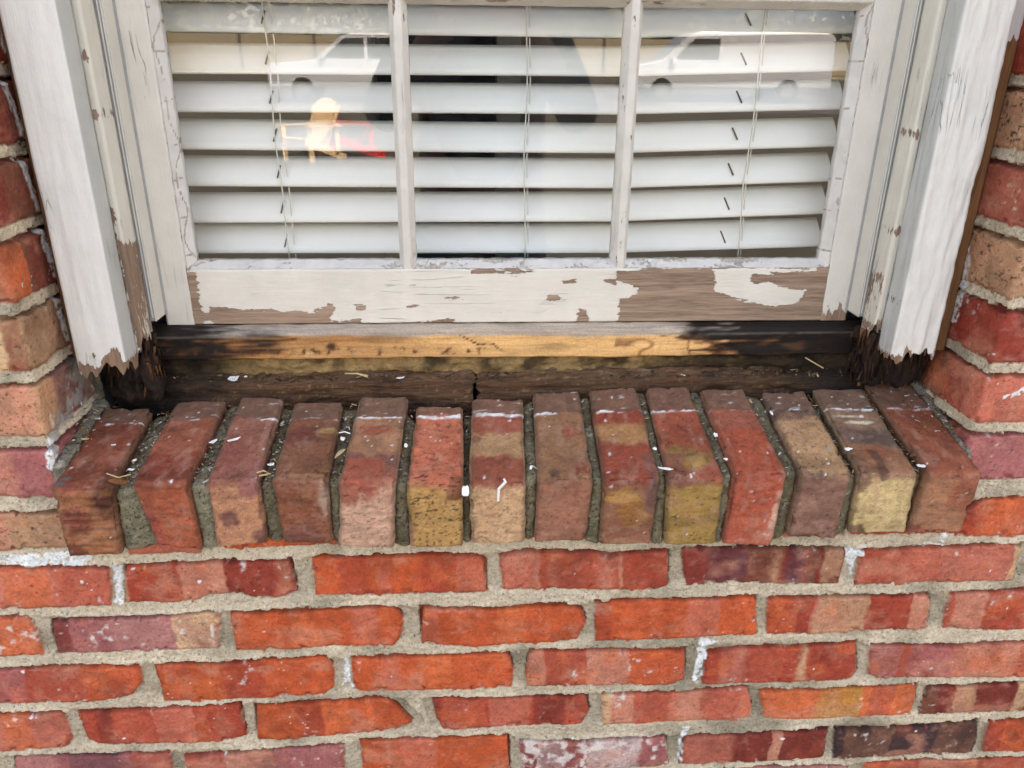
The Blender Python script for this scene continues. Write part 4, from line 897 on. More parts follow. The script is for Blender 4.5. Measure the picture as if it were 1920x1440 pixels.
    mbj = MB(); mbj.box(*sorted((X(.4037, sd), X(.4027, sd))), .1132, .1366, zt + .001, 1.5); mbj.build('parting_bead', M_bead, win)
    mbt = MB(); mbt.box(*sorted((X(.4078, sd), X(.4066, sd))), .1115, .114, zt + .004, 1.5); mbt.box(*sorted((X(.4048, sd), X(.4036, sd))), .1115, .1128, zt, 1.5); mbt.build('track_lip', M_lip, win)
    # stile
    def col_t(V): return np.tile(lin((212, 206, 194)), (len(V), 1)) * (1 + .025 * fb(V, 30, 5, 2))[:, None]
    def pd_t(V):
        d = np.full(len(V), .02)
        if not L: d = np.minimum(d, (V[:, 2] - .236) * .5 + .005 * fb(V * [1, 1, .25], 220, 61, 2))
        ax = np.abs(V[:, 0] - XC); return np.where(ax < .3722, np.minimum(d, .0015 + .003 * fb(V * [1, 1, .4], 80, 62, 2)), d)
    strip('stile', [(X(.4028, sd), .1372), (X(.3715, sd), .1372), (X(.3715, sd), .172), (X(.4028, sd), .172)], .2235, M_cream, sash, col_t, pd_t, ztop=1.06)
def painted_plain(name, c, mat): pass
M_back = painted('brown_backing_wood', 'z', wood=(134, 94, 60), wood2=(104, 68, 44))
M_lip = plain('track_lip', (206, 202, 192), .45); M_bead = plain('bead_cream_paint', (206, 200, 188), .6, 0, .06, 30)
sash = bpy.data.objects.new('sash', None); COL.objects.link(sash); sash.parent = win; sash.empty_display_size = .05
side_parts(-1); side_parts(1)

# bottom rail
Z1 = lambda x, y: (x / 2, y / 2)
Zr = lambda x, y: (960 + x / 2, y / 2)
Z7 = lambda x, y: (600 + x / 2.743, 450 + y / 2.743)
bareR = [pp(p, .1372) for p in [
  [Z1(700, 1012), Z1(735, 1020), Z1(742, 1070), Z1(752, 1150), Z1(765, 1178), Z1(782, 1176), Z1(786, 1150), Z1(960, 1165), Z1(1020, 1158), Z1(1160, 1172), Z1(1215, 1158), Z1(1232, 1142), Z1(1256, 1150), Z1(1240, 1185), Z1(1240, 1208), Z1(1330, 1202), Z1(1350, 1196), Z1(1365, 1212), Z1(1500, 1214), Z1(1700, 1194), Z1(1705, 1210), Z1(1900, 1212), Z1(2060, 1216), Z1(2060, 1245), Z1(700, 1245)],
  [Z7(1335, 358), Z7(1372, 362), Z7(1378, 430), Z7(1400, 445), Z7(1310, 445), Z7(1322, 400)],
  [Zr(395, 1022), Zr(392, 1050), Zr(470, 1080), Zr(465, 1105), Zr(402, 1128), Zr(398, 1195), Zr(385, 1225), Zr(1200, 1220), Zr(1200, 990), Zr(900, 1000), Zr(395, 1015)],
  [Z7(760, 150), Z7(1160, 150), Z7(1080, 162), Z7(1010, 180), Z7(960, 172), Z7(780, 168)],
  [Z7(1240, 205), Z7(1310, 206), Z7(1318, 218), Z7(1260, 228)], [Z7(1172, 286), Z7(1225, 284), Z7(1240, 305), Z7(1205, 318), Z7(1170, 308)],
  [Z7(1448, 204), Z7(1530, 205), Z7(1520, 225), Z7(1480, 218)], [Z7(182, 334), Z7(235, 336), Z7(230, 352), Z7(190, 352)],
  [Z7(640, 300), Z7(690, 294), Z7(730, 306), Z7(690, 304)], [Z7(455, 342), Z7(480, 332), Z7(510, 340)], [Z7(888, 374), Z7(930, 373), Z7(928, 379), Z7(890, 379)]]]
keepR = [pp([Zr(752, 1008), Zr(1150, 1002), Zr(1130, 1018), Zr(1000, 1024), Zr(905, 1028), Zr(885, 1045), Zr(905, 1062), Zr(960, 1056), Zr(1000, 1075), Zr(1060, 1082), Zr(1102, 1086), Zr(1086, 1118), Zr(1050, 1142), Zr(950, 1146), Zr(850, 1124), Zr(800, 1100), Zr(758, 1098), Zr(762, 1050)], .1372),
         pp([Z1(762, 1210), Z1(785, 1195), Z1(808, 1215), Z1(770, 1222)], .1372)]
def rail_cols(V): return np.tile(lin((218, 210, 196)), (len(V), 1)) * (1 - .05 * ss(.3, .9, fb(V * [.2, 1, 1], 50, 5, 3)))[:, None]
def hbar(name, x0, x1, prof, mat, parent, colf, pdf, step=.0016, disp=None, wob=0):
    """closed profile [(y,z)...] run along x"""
    pts = []; lp = [np.array(q, float) for q in prof]
    for a, b in zip(lp, lp[1:] + lp[:1]):
        L = np.linalg.norm(b - a); k = max(1, int(L / step))
        for t in range(k): pts.append(a + (b - a) * t / k)
    pts = np.array(pts); n = len(pts); xs = np.arange(x0, x1 + step, step); xs[-1] = x1
    V = np.c_[np.repeat(xs, n), np.tile(pts, (len(xs), 1))]
    nor = np.roll(pts, -1, 0) - np.roll(pts, 1, 0); nor = np.c_[nor[:, 1], -nor[:, 0]]; nor /= np.linalg.norm(nor, axis=1, keepdims=True) + 1e-9
    if np.sum((pts - pts.mean(0)) * nor) < 0: nor = -nor
    NN = np.tile(nor, (len(xs), 1)); c = colf(V); pd = pdf(V) if pdf else np.full(len(V), .02)
    V2 = V.copy()
    if disp: V2[:, 1:] += NN * disp(V)[:, None]
    F = gridF(len(xs), n, True)
    area = np.sum(pts[:, 0] * np.roll(pts[:, 1], -1) - np.roll(pts[:, 0], -1) * pts[:, 1])
    if area > 0: F = F[:, ::-1]
    m0 = len(V2); V2 = np.vstack([V2, [np.r_[x0, pts.mean(0)], np.r_[x1, pts.mean(0)]]]); c = np.vstack([c, c[:1], c[:1]]); pd = np.r_[pd, pd[0], pd[0]]
    o = quads(name, V2, F, mat, parent, c, {'pd': pd})
    capF = [(i, (i + 1) % n, m0, m0) for i in range(n)]
    return o
ZS0, ZS1 = .2235, .2875
XSL, XSR = X(.3712, -1), X(.3712, 1)
hbar('bottom_rail', XSL, XSR, [(.1370, ZS0 + .001), (.1370, ZS1), (.1385, ZS1 + .001), (.172, ZS1 + .001), (.172, ZS0), (.1385, ZS0)], M_rail, sash, rail_cols,
     lambda V: polys(V, bareR, keepR, .012), step=.0016, disp=lambda V: .0002 * fb(V * [.15, 1, 1], 300, 71, 3))
# muntins: slim bars with putty bevels
YG0, YG1 = .1500, .1530
MX = [-.0715, .1735]; ZG0, ZG1 = .2955, .5610
def mcol(V): return np.tile(lin((210, 203, 192)), (len(V), 1)) * (1 + .06 * fb(V, 60, 81, 3))[:, None]
def mpd(V):
    return .0042 + .0045 * fb(V * [1, 1, .35], 70, 83, 3) + .02 * (V[:, 1] > .147)
def vbar(name, xc, z0, z1, parent):
    prof = [(xc - .0095, .1500), (xc - .0042, .1385), (xc + .0042, .1385), (xc + .0095, .1500), (xc + .0095, .160), (xc - .0095, .160)]
    pts = []; lp = [np.array(q) for q in prof]
    for a, b in zip(lp, lp[1:] + lp[:1]):
        k = max(1, int(np.linalg.norm(b - a) / .0014))
        for t in range(k): pts.append(a + (b - a) * t / k)
    pts = np.array(pts); n = len(pts); zs = np.arange(z0, z1, .0025)
    V = np.c_[np.tile(pts, (len(zs), 1)), np.repeat(zs, n)]
    c = mcol(V); V2 = V + np.c_[.0004 * fb(V, 120, 85, 3), .0004 * fb(V, 120, 86, 3), 0 * V[:, 0]]
    return quads(name, V2, gridF(len(zs), n, True)[:, ::-1], M_cream, parent, c, {'pd': mpd(V)})
for mx in MX: vbar('muntin', mx, ZS1, 1.02, sash)
def hm(V): return .0030 + .005 * fb(V * [.35, 1, 1], 60, 87, 3) + .02 * (V[:, 1] > .147)
for zc in (.5745, .862):
    hbar('muntin', XSL, XSR, [(.1500, zc - .012), (.1382, zc - .005), (.1382, zc + .005), (.1500, zc + .012), (.160, zc + .012), (.160, zc - .012)], M_rail, sash, mcol, hm, disp=lambda V: .0006 * fb(V, 110, 88, 3))
# putty along the rail and stiles
def putc(V): return np.tile(lin((206, 200, 192)), (len(V), 1)) * (1 + .07 * fb(V, 90, 91, 3))[:, None]
def putpd(V):
    cell = np.abs(((V[:, 0] + .004 * fb(V, 30, 7, 1)) / .037) % 1 - .5) < .012
    cz = np.abs(((V[:, 2] + .006 * fb(V, 25, 8, 1)) / .041) % 1 - .5) < .014
    base = .006 + .004 * fb(V, 90, 93, 2)
    return np.where(cell | cz, -.006, base)
hbar('glazing_putty', XSL - .001, XSR + .001, [(.1385, ZS1 + .0012), (.1500, ZG0 + .001), (.158, ZG0 + .001), (.158, ZS1 + .0012)], M_putty, sash, putc, lambda V: .002 + .005 * fb(V * [.4, 1, 1], 70, 95, 3), disp=lambda V: .0007 * fb(V, 130, 96, 3))
for sd in (-1, 1):
    a0, a1 = .3714, .3625
    prof = [(X(a0, sd), .1386), (X(a1, sd), .1500), (X(a1, sd), .158), (X(a0, sd), .158)]
    strip('glazing_putty', prof, ZS1 + .001, M_putty, sash, putc, putpd, ztop=.9, step=.0016, disp=lambda V: .0006 * fb(V, 110, 97, 3))
mb = MB(); mb.box(XSL - .03, XSR + .03, .138, .172, 1.02, 1.06); mb.build('top_rail', M_lip, sash)
# panes
edges = [XSL + .0075, MX[0], MX[1], XSR - .0075]
for r, (z0, z1) in enumerate(((ZG0 - .004, .566), (.582, .854), (.87, 1.03))):
    for k in range(3):
        mb = MB(); mb.box(edges[k] + .004, edges[k + 1] - .004, YG0 + .0004, YG1, z0, z1); mb.build('glass_pane', M_glass, sash)
# upper sash + head, above the picture
up = bpy.data.objects.new('upper_sash', None); COL.objects.link(up); up.parent = win
mb = MB(); mb.box(XSL - .03, XSR + .03, .175, .2, 1.03, 1.07).box(XSL - .03, XSR + .03, .175, .2, 1.44, 1.5).box(XSL - .03, XSL, .175, .2, 1.07, 1.44).box(XSR, XSR + .03, .175, .2, 1.07, 1.44)
for mx in MX: mb.box(mx - .008, mx + .008, .178, .2, 1.07, 1.44)
mb.build('sash_frame', M_lip, up)
mb = MB(); mb.box(XSL, XSR, .186, .189, 1.07, 1.44); mb.build('glass_pane', M_glass, up)
mb = MB(); mb.box(X(.4695, -1), X(.4695, 1), .058, .2, 1.5, 1.56); mb.build('head_casing', M_lip, win)

# ==================================================================================================
#  VENETIAN BLIND
# ==================================================================================================
blind = thing('venetian_blind', (XC, .21, .29), 'off white venetian blind with tilted slats and cords behind the three panes', 'blind')
LY, LZ = .0275, .0305
XA, XB = X(.385, -1), X(.385, 1)
mb0 = None
cordsx = [-.218, .0650, .3285]; slotx = [-.2215, None, .3135]
for k in range(28):
    zb = .2918 + .0407 * k
    n = 64; xs = np.linspace(XA, XB, n); Vv = []
    rs = np.random.default_rng(k); sag = rs.uniform(-.0012, .0012); tilt = rs.uniform(-.002, .002)
    for x in xs:
        dz = max(0, x - .17) * .032 + sag * sin((x - XA) / (XB - XA) * pi) + tilt * (x - XC) * 2
        if k == 0: dz += .002
        for t in np.linspace(0, 1, 7):
            cv = .0022 * (1 - (2 * t - 1) ** 2)         # gentle crown
            Vv.append((x, .195 + LY * t - cv * .8, zb + dz + LZ * t + cv * .6))
        for t in np.linspace(1, 0, 7):
            cv = .0022 * (1 - (2 * t - 1) ** 2)
            Vv.append((x, .195 + .0022 + LY * t - cv * .8, zb + dz - .0016 + LZ * t + cv * .6))
    F = gridF(n, 14, True)
    quads('slat', Vv, F, M_slat, blind, smooth=True)
rs = np.random.default_rng(5)
for j, cx in enumerate(cordsx):
    for off, yy in ((0, .1925), (.006 if j != 1 else .004, .2005)):
        mb = MB(); pts = [(cx + off + .0012 * sin(z * 40 + j) + (.0 if z > .33 else (.33 - z) * .05), yy + .001 * sin(z * 70), z) for z in np.linspace(.284, 1.4, 60)]
        mb.tube(pts, .00075, 6); mb.build('ladder_cord', M_cord, blind, smooth=True)
# cord slots: slim dark notches with the lift cord showing
M_slot = plain('slot_shadow_brown', (70, 60, 50), .9)
for j, sx in enumerate(slotx):
    if sx is None: continue
    for k in range(28):
        zb = .2918 + .0407 * k + max(0, sx - .17) * .032
        p0 = np.array([sx + (.002 if j else -.001), .1935 + LY * .22, zb + LZ * .25]); p1 = np.array([sx - .002 + (0 if j else .003), .1935 + LY * .62, zb + LZ * .66])
        mb = MB(); mb.tube([p0 + (0, -.0012, .001), p1 + (0, -.0012, .001)], .0010, 6); mb.build('cord_slot', M_slot, blind)
mb = MB(); mb.box(XA, XB, .19, .23, 1.43, 1.47); mb.build('head_rail', M_slat, blind)

# ==================================================================================================
#  ROTTED TIMBER UNDER THE SASH
# ==================================================================================================
def slab(name, x0, x1, prof, colf, mat, seed, parent=None, amp=.0012, step=.0022, label=None, cat=None, endrag=.004):
    pts = []; lp = [np.array(q, float) for q in prof]
    for a, b in zip(lp, lp[1:] + lp[:1]):
        k = max(1, int(np.linalg.norm(b - a) / step))
        for t in range(k): pts.append(a + (b - a) * t / k)
    pts = np.array(pts); n = len(pts); xs = np.arange(x0, x1, step)
    V = np.c_[np.repeat(xs, n), np.tile(pts, (len(xs), 1))]; c = colf(V)
    nor = np.roll(pts, -1, 0) - np.roll(pts, 1, 0); nor = np.c_[nor[:, 1], -nor[:, 0]]; nor /= np.linalg.norm(nor, axis=1, keepdims=True) + 1e-9
    if np.sum((pts - pts.mean(0)) * nor) < 0: nor = -nor
    NN = np.tile(nor, (len(xs), 1))
    h = amp * fb(V * [.25, 1, 1], 90, seed, 3) + amp * 1.1 * fb(V * [.4, 1, 1], 22, seed + 9, 2) + amp * .5 * fb(V * [.3, 1, 1], 420, seed + 3, 2)
    V2 = V.copy(); V2[:, 1:] += NN * h[:, None]
    V2[:n, 0] += endrag * fb(V[:n], 200, seed + 5, 2); V2[-n:, 0] += endrag * fb(V[-n:], 200, seed + 6, 2)
    m0 = len(V2); V2 = np.vstack([V2, V2[:n].mean(0), V2[-n:].mean(0)]); c = np.vstack([c, c[:1], c[-1:]])
    F = gridF(len(xs), n, True)
    area = np.sum(pts[:, 0] * np.roll(pts[:, 1], -1) - np.roll(pts[:, 0], -1) * pts[:, 1])
    if area > 0: F = F[:, ::-1]
    # ends closed by degenerate-free quads pairing neighbours
    if n % 2 == 0:
        E1 = [(m0, i, (i + 1) % n, (i + 2) % n) for i in range(0, n, 2)]; E2 = [(m0 + 1, (len(xs) - 1) * n + (i + 2) % n, (len(xs) - 1) * n + (i + 1) % n, (len(xs) - 1) * n + i) for i in range(0, n, 2)]
        F = np.vstack([F, E1, E2])
    o = quads(name, V2, F, mat, parent, c)
    if label: tag(o, label, cat)
    return o
BLK = lin((34, 24, 18)); BRN = lin((82, 58, 42)); DRK = lin((48, 32, 24))
def col_orange(V):
    x, z = V[:, 0], V[:, 2]
    c = np.tile(lin((226, 174, 116)), (len(V), 1)) * (1 + .09 * fb(V * [.15, 1, 1], 120, 201, 3))[:, None]
    c = mixc(c, lin((176, 110, 58)), ss(-.1, .6, fb(V * [.2, 1, 1], 45, 202, 3)) * .5)
    c = mixc(c, lin((150, 92, 50)), (1 - ss(-.12, .02, x)) * .45)
    j = .03 * fb(V * [.5, 1, 1], 60, 203, 3) + .045 * fb(V * [.12, 1, 1], 260, 204, 3)
    c = mixc(c, lin((120, 72, 40)), (1 - ss(-.27, -.20, x + j)) * .8); c = mixc(c, BLK * .6, 1 - ss(-.31, -.225, x + j * 1.6))
    c = mixc(c, lin((110, 62, 34)), ss(.262, .285, x + j) * .9); c = mixc(c, BLK * .6, ss(.275, .315, x + j * 1.5))
    c = c + (lin((104, 66, 40)) - c) * (ss(.1, .8, fb(V * [.25, 1, 1], 130, 214, 3)) * np.maximum(1 - ss(-.30, -.2, x), ss(.27, .3, x)) * .5)[:, None]
    c = mixc(c, lin((122, 70, 38)), (1 - ss(.0, .10, np.abs(fb(V * [.4, 1, 1], 38, 205, 2)))) * (x > .17) * (x < .27) * .8)
    # bored, crumbling streak low on the left half
    st = ss(.1, .6, fb(V, 170, 206, 3)) * (1 - ss(.002, .007, np.abs(z - .1935 + .002 * fb(V * [.3, 1, 1], 60, 207, 2)))) * (x < .02)
    c = mixc(c, lin((84, 52, 32)), st); c = mixc(c, lin((206, 180, 144)), ss(.5, .9, fb(V, 420, 208, 2)) * (1 - ss(.001, .006, np.abs(z - .1915))) * (x < .02) * (x > -.24) * .6)
    kn = np.hypot((x + .163) / 1.4, z - .199); c = mixc(c, lin((88, 52, 30)), 1 - ss(.002, .0065, kn + .0012 * fb(V, 200, 209, 2)))
    ck = np.abs(z - (.2125 - (x - (-.012)) * .55)) * (1 if True else 0); on = (x > -.014) & (x < .040)
    zz_ = np.where(x < .006, .2125 - (x + .014) * .55, np.where(x < .026, .2010, .2010 - (x - .026) * .9)); c = mixc(c, lin((66, 40, 24)), (1 - ss(.0003, .0011, np.abs(z - zz_) + .0004 * fb(V, 300, 210, 1))) * on)
    top = ss(.2100, .2130, z + .0022 * fb(V * [.3, 1, 1], 70, 211, 4)); c = mixc(c, lin((112, 98, 88)) * (1 + .2 * fb(V * [.2, 1, 1], 150, 212, 3))[:, None] if False else lin((168, 158, 146)), top * .85)
    c = mixc(c, BLK * .7, top * np.maximum(1 - ss(-.33, -.22, x + j), ss(.20, .30, x + j)))
    c = mixc(c, lin((70, 48, 32)), ss(.15, .8, fb(V * [.22, 1, 1], 60, 213, 4)) * .4)
    return c
slab('bare_sill_board', XL + .055, X(.425, 1), [(.1255, .184), (.1250, .212), (.1262, .2185), (.1365, .2225), (.142, .2225), (.142, .184)], col_orange, M_bare, 300, None, .0010, label='orange bare pine board, blackened at both ends, directly under the sash', cat='board')
def col_ins(V):
    c = np.tile(lin((150, 120, 80)), (len(V), 1)) * (1 + .2 * fb(V, 70, 221, 3))[:, None]
    c = mixc(c, lin((186, 152, 102)), ss(.2, .8, fb(V, 110, 222, 3)) * .5); c = mixc(c, BLK, ss(-.2, .5, fb(V * [.6, 1, 1], 55, 223, 4)) * .8)
    return mixc(c, BLK, np.maximum(1 - ss(-.33, -.22, V[:, 0]), ss(.24, .36, V[:, 0])) * .92)  # black streaks and ends paint in the shade of the recess
M_ins = masonry('fibre_insulation', 900, .35, .002, .95, .4)
slab('insulation_strip', XL + .05, X(.43, 1), [(.1350, .158), (.1315, .166), (.1325, .175), (.1370, .1845), (.145, .1845), (.145, .158)], col_ins, M_ins, 330, None, .0050, label='yellow brown fibrous insulation strip between the pine board and rotted planks', cat='insulation')
def col_plank(V):
    c = np.tile(lin((100, 72, 50)), (len(V), 1)) * (1 + .16 * fb(V * [.2, 1, 1], 60, 231, 3))[:, None]
    c = mixc(c, lin((92, 60, 40)), ss(-.1, .6, fb(V * [.35, 1, 1], 40, 232, 3)) * .55)
    c = mixc(c, lin((84, 54, 34)), (V[:, 1] < .1175) * .7)
    c = mixc(c, lin((128, 110, 92)), ss(.4, .9, fb(V * [.3, 1, 1], 70, 233, 3)) * .45 * (V[:, 1] > .117))
    sp = ss(.72, .9, fb(V, 300, 234, 2)); c = mixc(c, lin((150, 116, 78)), sp * .5)
    c = mixc(c, BLK, ss(.25, .9, fb(V * [.5, 1, 1], 30, 236, 4)) * .7)
    return mixc(c, BLK * .6, np.maximum(1 - ss(-.37, -.22, V[:, 0] + .02 * fb(V, 40, 235, 2)), ss(.30, .47, V[:, 0])) * .95)  # ends coloured near black to stand in for the deep recess's shade
pl_prof = [(.1160, .08), (.1150, .1545), (.1180, .1585), (.1450, .1690), (.148, .08)]
xcr = py(893, 735, .115)[0]
slab('rotted_plank', XL + .02, xcr - .0016, pl_prof, col_plank, M_rot, 360, None, .0030, label='longer dark rotted plank behind the sill bricks, left of the crack', cat='plank') 
slab('rotted_plank', xcr + .0016, XR - .02, pl_prof, col_plank, M_rot, 380, None, .0030, label='dark rotted plank behind the sill bricks, right of the crack', cat='plank')
def col_stub(V):
    c = np.tile(lin((62, 38, 25)), (len(V), 1)) * (1 + .35 * fb(V * [1, 1, .3], 90, 241, 3))[:, None]
    c = mixc(c, lin((140, 92, 54)), ss(.25, .8, fb(V * [1, 1, .4], 70, 242, 3)) * .6)
    return mixc(c, BLK, np.maximum((1 - ss(.17, .215, V[:, 2] + .016 * fb(V, 60, 243, 2))), ss(.0, .5, fb(V, 50, 244, 3))) * .93)  # rot brown, blackened toward the bottom to paint in the dark hollow
def spikes(P0, P1, N, Lr, seed, down=True):
    """splintered fibres : tapered slivers standing along a line"""
    r_ = np.random.default_rng(seed); V, F, C_ = [], [], []
    for q in range(N):
        t = r_.random(3); b = np.array(P0) + (np.array(P1) - np.array(P0)) * t; L = r_.uniform(*Lr); w_ = r_.uniform(.0006, .0022); d_ = w_ * r_.uniform(.4, 1)
        tip = b + np.array([r_.uniform(-.25, .25) * L, r_.uniform(-.35, .2) * L, -L if down else L]); n0 = len(V)
        for c0, k in ((b, 1), (tip, .15)):
            for sx, sy in ((-1, -1), (1, -1), (1, 1), (-1, 1)): V.append(c0 + np.array([sx * w_ * k, sy * d_ * k, 0]))
        F += [tuple(n0 + j for j in f) for f in BF]; cc = [lin((60, 38, 24)), lin((92, 58, 34)), lin((36, 25, 18)), lin((126, 84, 50)), lin((28, 20, 15))][r_.choice(5, p=[.3, .2, .25, .08, .17])]
        C_ += [cc * r_.uniform(.7, 1.1)] * 8
    return np.array(V), np.array(F), np.array(C_)
def stub(x0, x1, y0, y1, z0, z1, label, seed):
    pos, n, p, F = round_box(int((x1 - x0) / .0015), int((y1 - y0) / .0015), int((z1 - z0) / .0015), (x1 - x0) / 2, (y1 - y0) / 2, (z1 - z0) / 2, .006)
    V = pos + [(x0 + x1) / 2, (y0 + y1) / 2, (z0 + z1) / 2]
    V2 = V + n * (.009 * fb(V * [1, 1, .45], 45, seed, 3) + .004 * fb(V * [1, 1, .35], 200, seed + 1, 3) - .010 * ss(.1, .8, fb(V * [1, 1, .6], 80, seed + 2, 3)))[:, None]
    Vs_, Fs_, Cs_ = spikes((x0 - .004, y0 - .004, z0 + .02), (x1 + .004, y1, z1 + .006), 260, (.006, .026), seed + 7)
    Va, Fa, Ca = spikes((x0 - .004, y0, z0 - .004), (x1 + .004, y1, z0 + .012), 120, (.005, .018), seed + 8, False)
    o = quads('rotted_stud', np.vstack([V2, Vs_, Va]), np.vstack([F, Fs_ + len(V2), Fa + len(V2) + len(Vs_)]), M_rotz, None, np.vstack([col_stub(V), Cs_, Ca])); tag(o, label, 'timber'); return o
stub(XL + .030, XL + .074, .094, .128, .150, .226, 'crumbling rust brown jamb timber below the left casing', 400)
stub(XR - .088, XR - .014, .088, .128, .158, .224, 'crumbling dark red brown jamb timber below the right casing', 420)
mb = MB(); mb.box(XL + .001, XR - .001, .150, .178, -.2, .205); mb.build('light_stop_framing', M_dark, house)  # dark framing block added behind the boards so no light leaks
mb = MB(); mb.box(XL + .001, XR - .001, .114, .15, -.2, .078); mb.build('cavity_fill', M_dark, house)

# ==================================================================================================
#  LITTER : flakes, leaves, straw
# ==================================================================================================
def path_point(i, t, a=.5, lift=0):
    """a point on joint i (between brick i and i+1), t 0=nose 1=back"""
    L, Rr = side(sill_edges[i], 1), side(sill_edges[i + 1], 0)
    q = lerp(lerp(L[0][1], L[1][1], t), lerp(Rr[0][1], Rr[1][1], t), a)
    ez = np.array(L[0][1]) - np.array(L[0][0]); ez = ez / np.linalg.norm(ez)
    return q + ez * lift
# uncountable crumbs, needles and grit in the joints
Vd, Fd, Cd = [], [], []
rs = np.random.default_rng(77)
def flake(P0, L, Wd, rot, tiltv, col, thick=.0003, bend=0):
    n0 = len(Vd); ax = np.array([cos(rot), sin(rot), rs.uniform(-tiltv, tiltv)]); bx = np.array([-sin(rot), cos(rot), rs.uniform(-tiltv, tiltv)]); up_ = np.cross(ax, bx)
    for k in (0, 1):
        for sx, sy in ((-1, -.6), (1, -1), (.8, 1), (-.9, .7)):
            Vd.append(P0 + ax * sx * L / 2 + bx * sy * Wd / 2 + up_ * (k * thick)); Cd.append(col)
    for f in BF: Fd.append(tuple(n0 + q for q in f))
litc = [lin(c) for c in ((120, 92, 62), (86, 62, 42), (150, 120, 84), (196, 176, 140), (70, 52, 38), (216, 210, 198), (128, 82, 48), (100, 84, 62))]
for i in range(13):
    dens = [190, 170, 130, 110, 50, 40, 14, 12, 16, 30, 40, 150, 200][i]
    for q in range(dens):
        t = rs.beta(1.6, 1.2); t = t if rs.random() < .85 else rs.uniform(.05, .3)
        P0 = path_point(i, t, rs.uniform(.05, .95), -dns[i] + .0028 + rs.uniform(0, .003))
        L = rs.choice([.002, .003, .0045, .007], p=[.4, .3, .2, .1]); flake(P0, L, L * rs.uniform(.15, .5), rs.uniform(0, pi), .5, litc[rs.integers(0, 8)])
for q in range(900):     # on the planks and in the corners
    x = rs.uniform(XL + .03, XR - .03); y = rs.uniform(.116, .131); P0 = np.array([x, y, .1585 + (y - .118) * .24 + .0015])
    L = rs.choice([.001, .0016, .003, .007], p=[.42, .28, .2, .1]); flake(P0, L, L * rs.uniform(.12, .6), rs.uniform(0, pi), .5, litc[rs.choice([0, 1, 1, 4, 4, 6, 7, 2, 3])] * rs.uniform(.35, .9))
for q in range(160):
    e = rs.random() < .5; x = rs.uniform(XL - .0, XL + .035) if e else rs.uniform(XR - .04, XR)
    y = rs.uniform(.02, .09); P0 = np.array([x, y, .110 + (y + .036) * .26 + .004]); L = rs.choice([.0015, .003, .006]); flake(P0, L, L * rs.uniform(.2, .7), rs.uniform(0, pi), .4, litc[rs.integers(0, 8)])
M_lit = masonry('litter', 1500, .2, .0003, .9, .7)
o = quads('joint_litter', np.array(Vd), np.array(Fd), M_lit, None, np.array(Cd), smooth=False)
tag(o, 'fine brown grit, needles and crumbs lying in the sill joints', 'debris', kind='stuff')

def chip(P0, L, Wd, rot, seed, label, name='paint_chip', mat=None, cat='paint chip', group=None, th=.0007, tilt=(0, 0), curl=.25):
    r_ = np.random.default_rng(seed); m = 12; Vt, Vb = [], []
    for k in range(m):
        a = 2 * pi * k / m; rr = 1 + r_.uniform(-.3, .25); x, y = cos(a) * rr * L / 2, sin(a) * rr * Wd / 2
        z = curl * (x * x) / (L / 2) * .6 + r_.uniform(-.0003, .0003)
        Vt.append((x, y, z + th)); Vb.append((x, y, z))
    V = np.array([(0, 0, th)] + Vt + [(0, 0, 0)] + Vb)
    F = [(0, 1 + k, 1 + (k + 1) % m) for k in range(m)] + [(m + 1, m + 2 + (k + 1) % m, m + 2 + k) for k in range(m)] + [(1 + k, m + 2 + k, m + 2 + (k + 1) % m, 1 + (k + 1) % m) for k in range(m)]
    o = poly_mesh(name, V, F, mat or M_chip, None, smooth=False, local=True)
    o.location = P0; o.rotation_euler = (radians(14) + tilt[0], tilt[1], rot)
    tag(o, label, cat, group); return o
def on_top(u, v, lift=.0012):            # point on the sloping sill top under photo px
    d = ray(u, v); n = np.array([0, -sin(radians(14)), cos(radians(14))]); p0 = np.array([0, YN, .1115])
    return CAM + d * ((p0 - CAM) @ n / (d @ n)) + n * lift
CH = [(zz(OA, 1600, 455), .022, .0045, .5, 'long forked white paint flake on the third sill brick'), (zz(OA, 1440, 470), .013, .006, 1.0, 'white flake stuck in the joint before the third sill brick'),
      (zz(OA, 795, 690), .009, .0035, -.1, 'white chip at the front of the first joint from the left'), (zz(OA, 820, 615), .006, .004, .6, 'small white chip halfway up the first joint from the left'),
      (zz(OA, 655, 493), .006, .003, .4, 'pale chip on the middle of the leftmost sill brick'), (zz(OB, 205, 650), .008, .005, .6, 'white chip in the joint between third and fourth sill bricks'),
      (zz(OB, 775, 445), .006, .009, .2, 'white chip high in the joint before the fifth sill brick'), (zz(OB, 1275, 500), .006, .009, .3, 'white chip in the joint left of the yellow faced brick'),
      (zz(OD, 428, 415), .006, .009, .1, 'white chip in the joint left of the bright red brick'), (zz(OD, 508, 607), .006, .005, .2, 'tiny white chip at the bend of the joint beside the bright red brick'),
      (zz(OD, 1478, 527), .013, .006, .3, 'white chip in the joint before the combed cream brick'), (zz(OE, 1040, 745), .013, .007, -.4, 'white chip at the front of the rightmost joint'),
      (zz(OD, 872, 240), .004, .011, .1, 'white chip at the back of the joint right of the bright red brick'), (zz(OC, 1640, 683), .020, .0045, -.25, 'curled white flake bridging the joint before the olive faced brick'),
      (zz(OC, 1557, 525), .006, .007, .4, 'square white chip in the joint before the olive faced brick'), (zz(OC, 575, 672), .004, .008, -.4, 'white chip on the mossy joint right of the cracked tan brick')]
for k, (uv, L, Wd, rot, lab) in enumerate(CH): chip(on_top(*uv, .0015), L * .75, Wd * .75, rot, 900 + k, lab)
P_ = on_top(*zz(OC, 55, 820), -.002); P_[1] -= .004; chip(P_, .008, .013, .1, 950, 'white flake on the front of the joint beside the yellow faced brick', tilt=(1.1, 0))
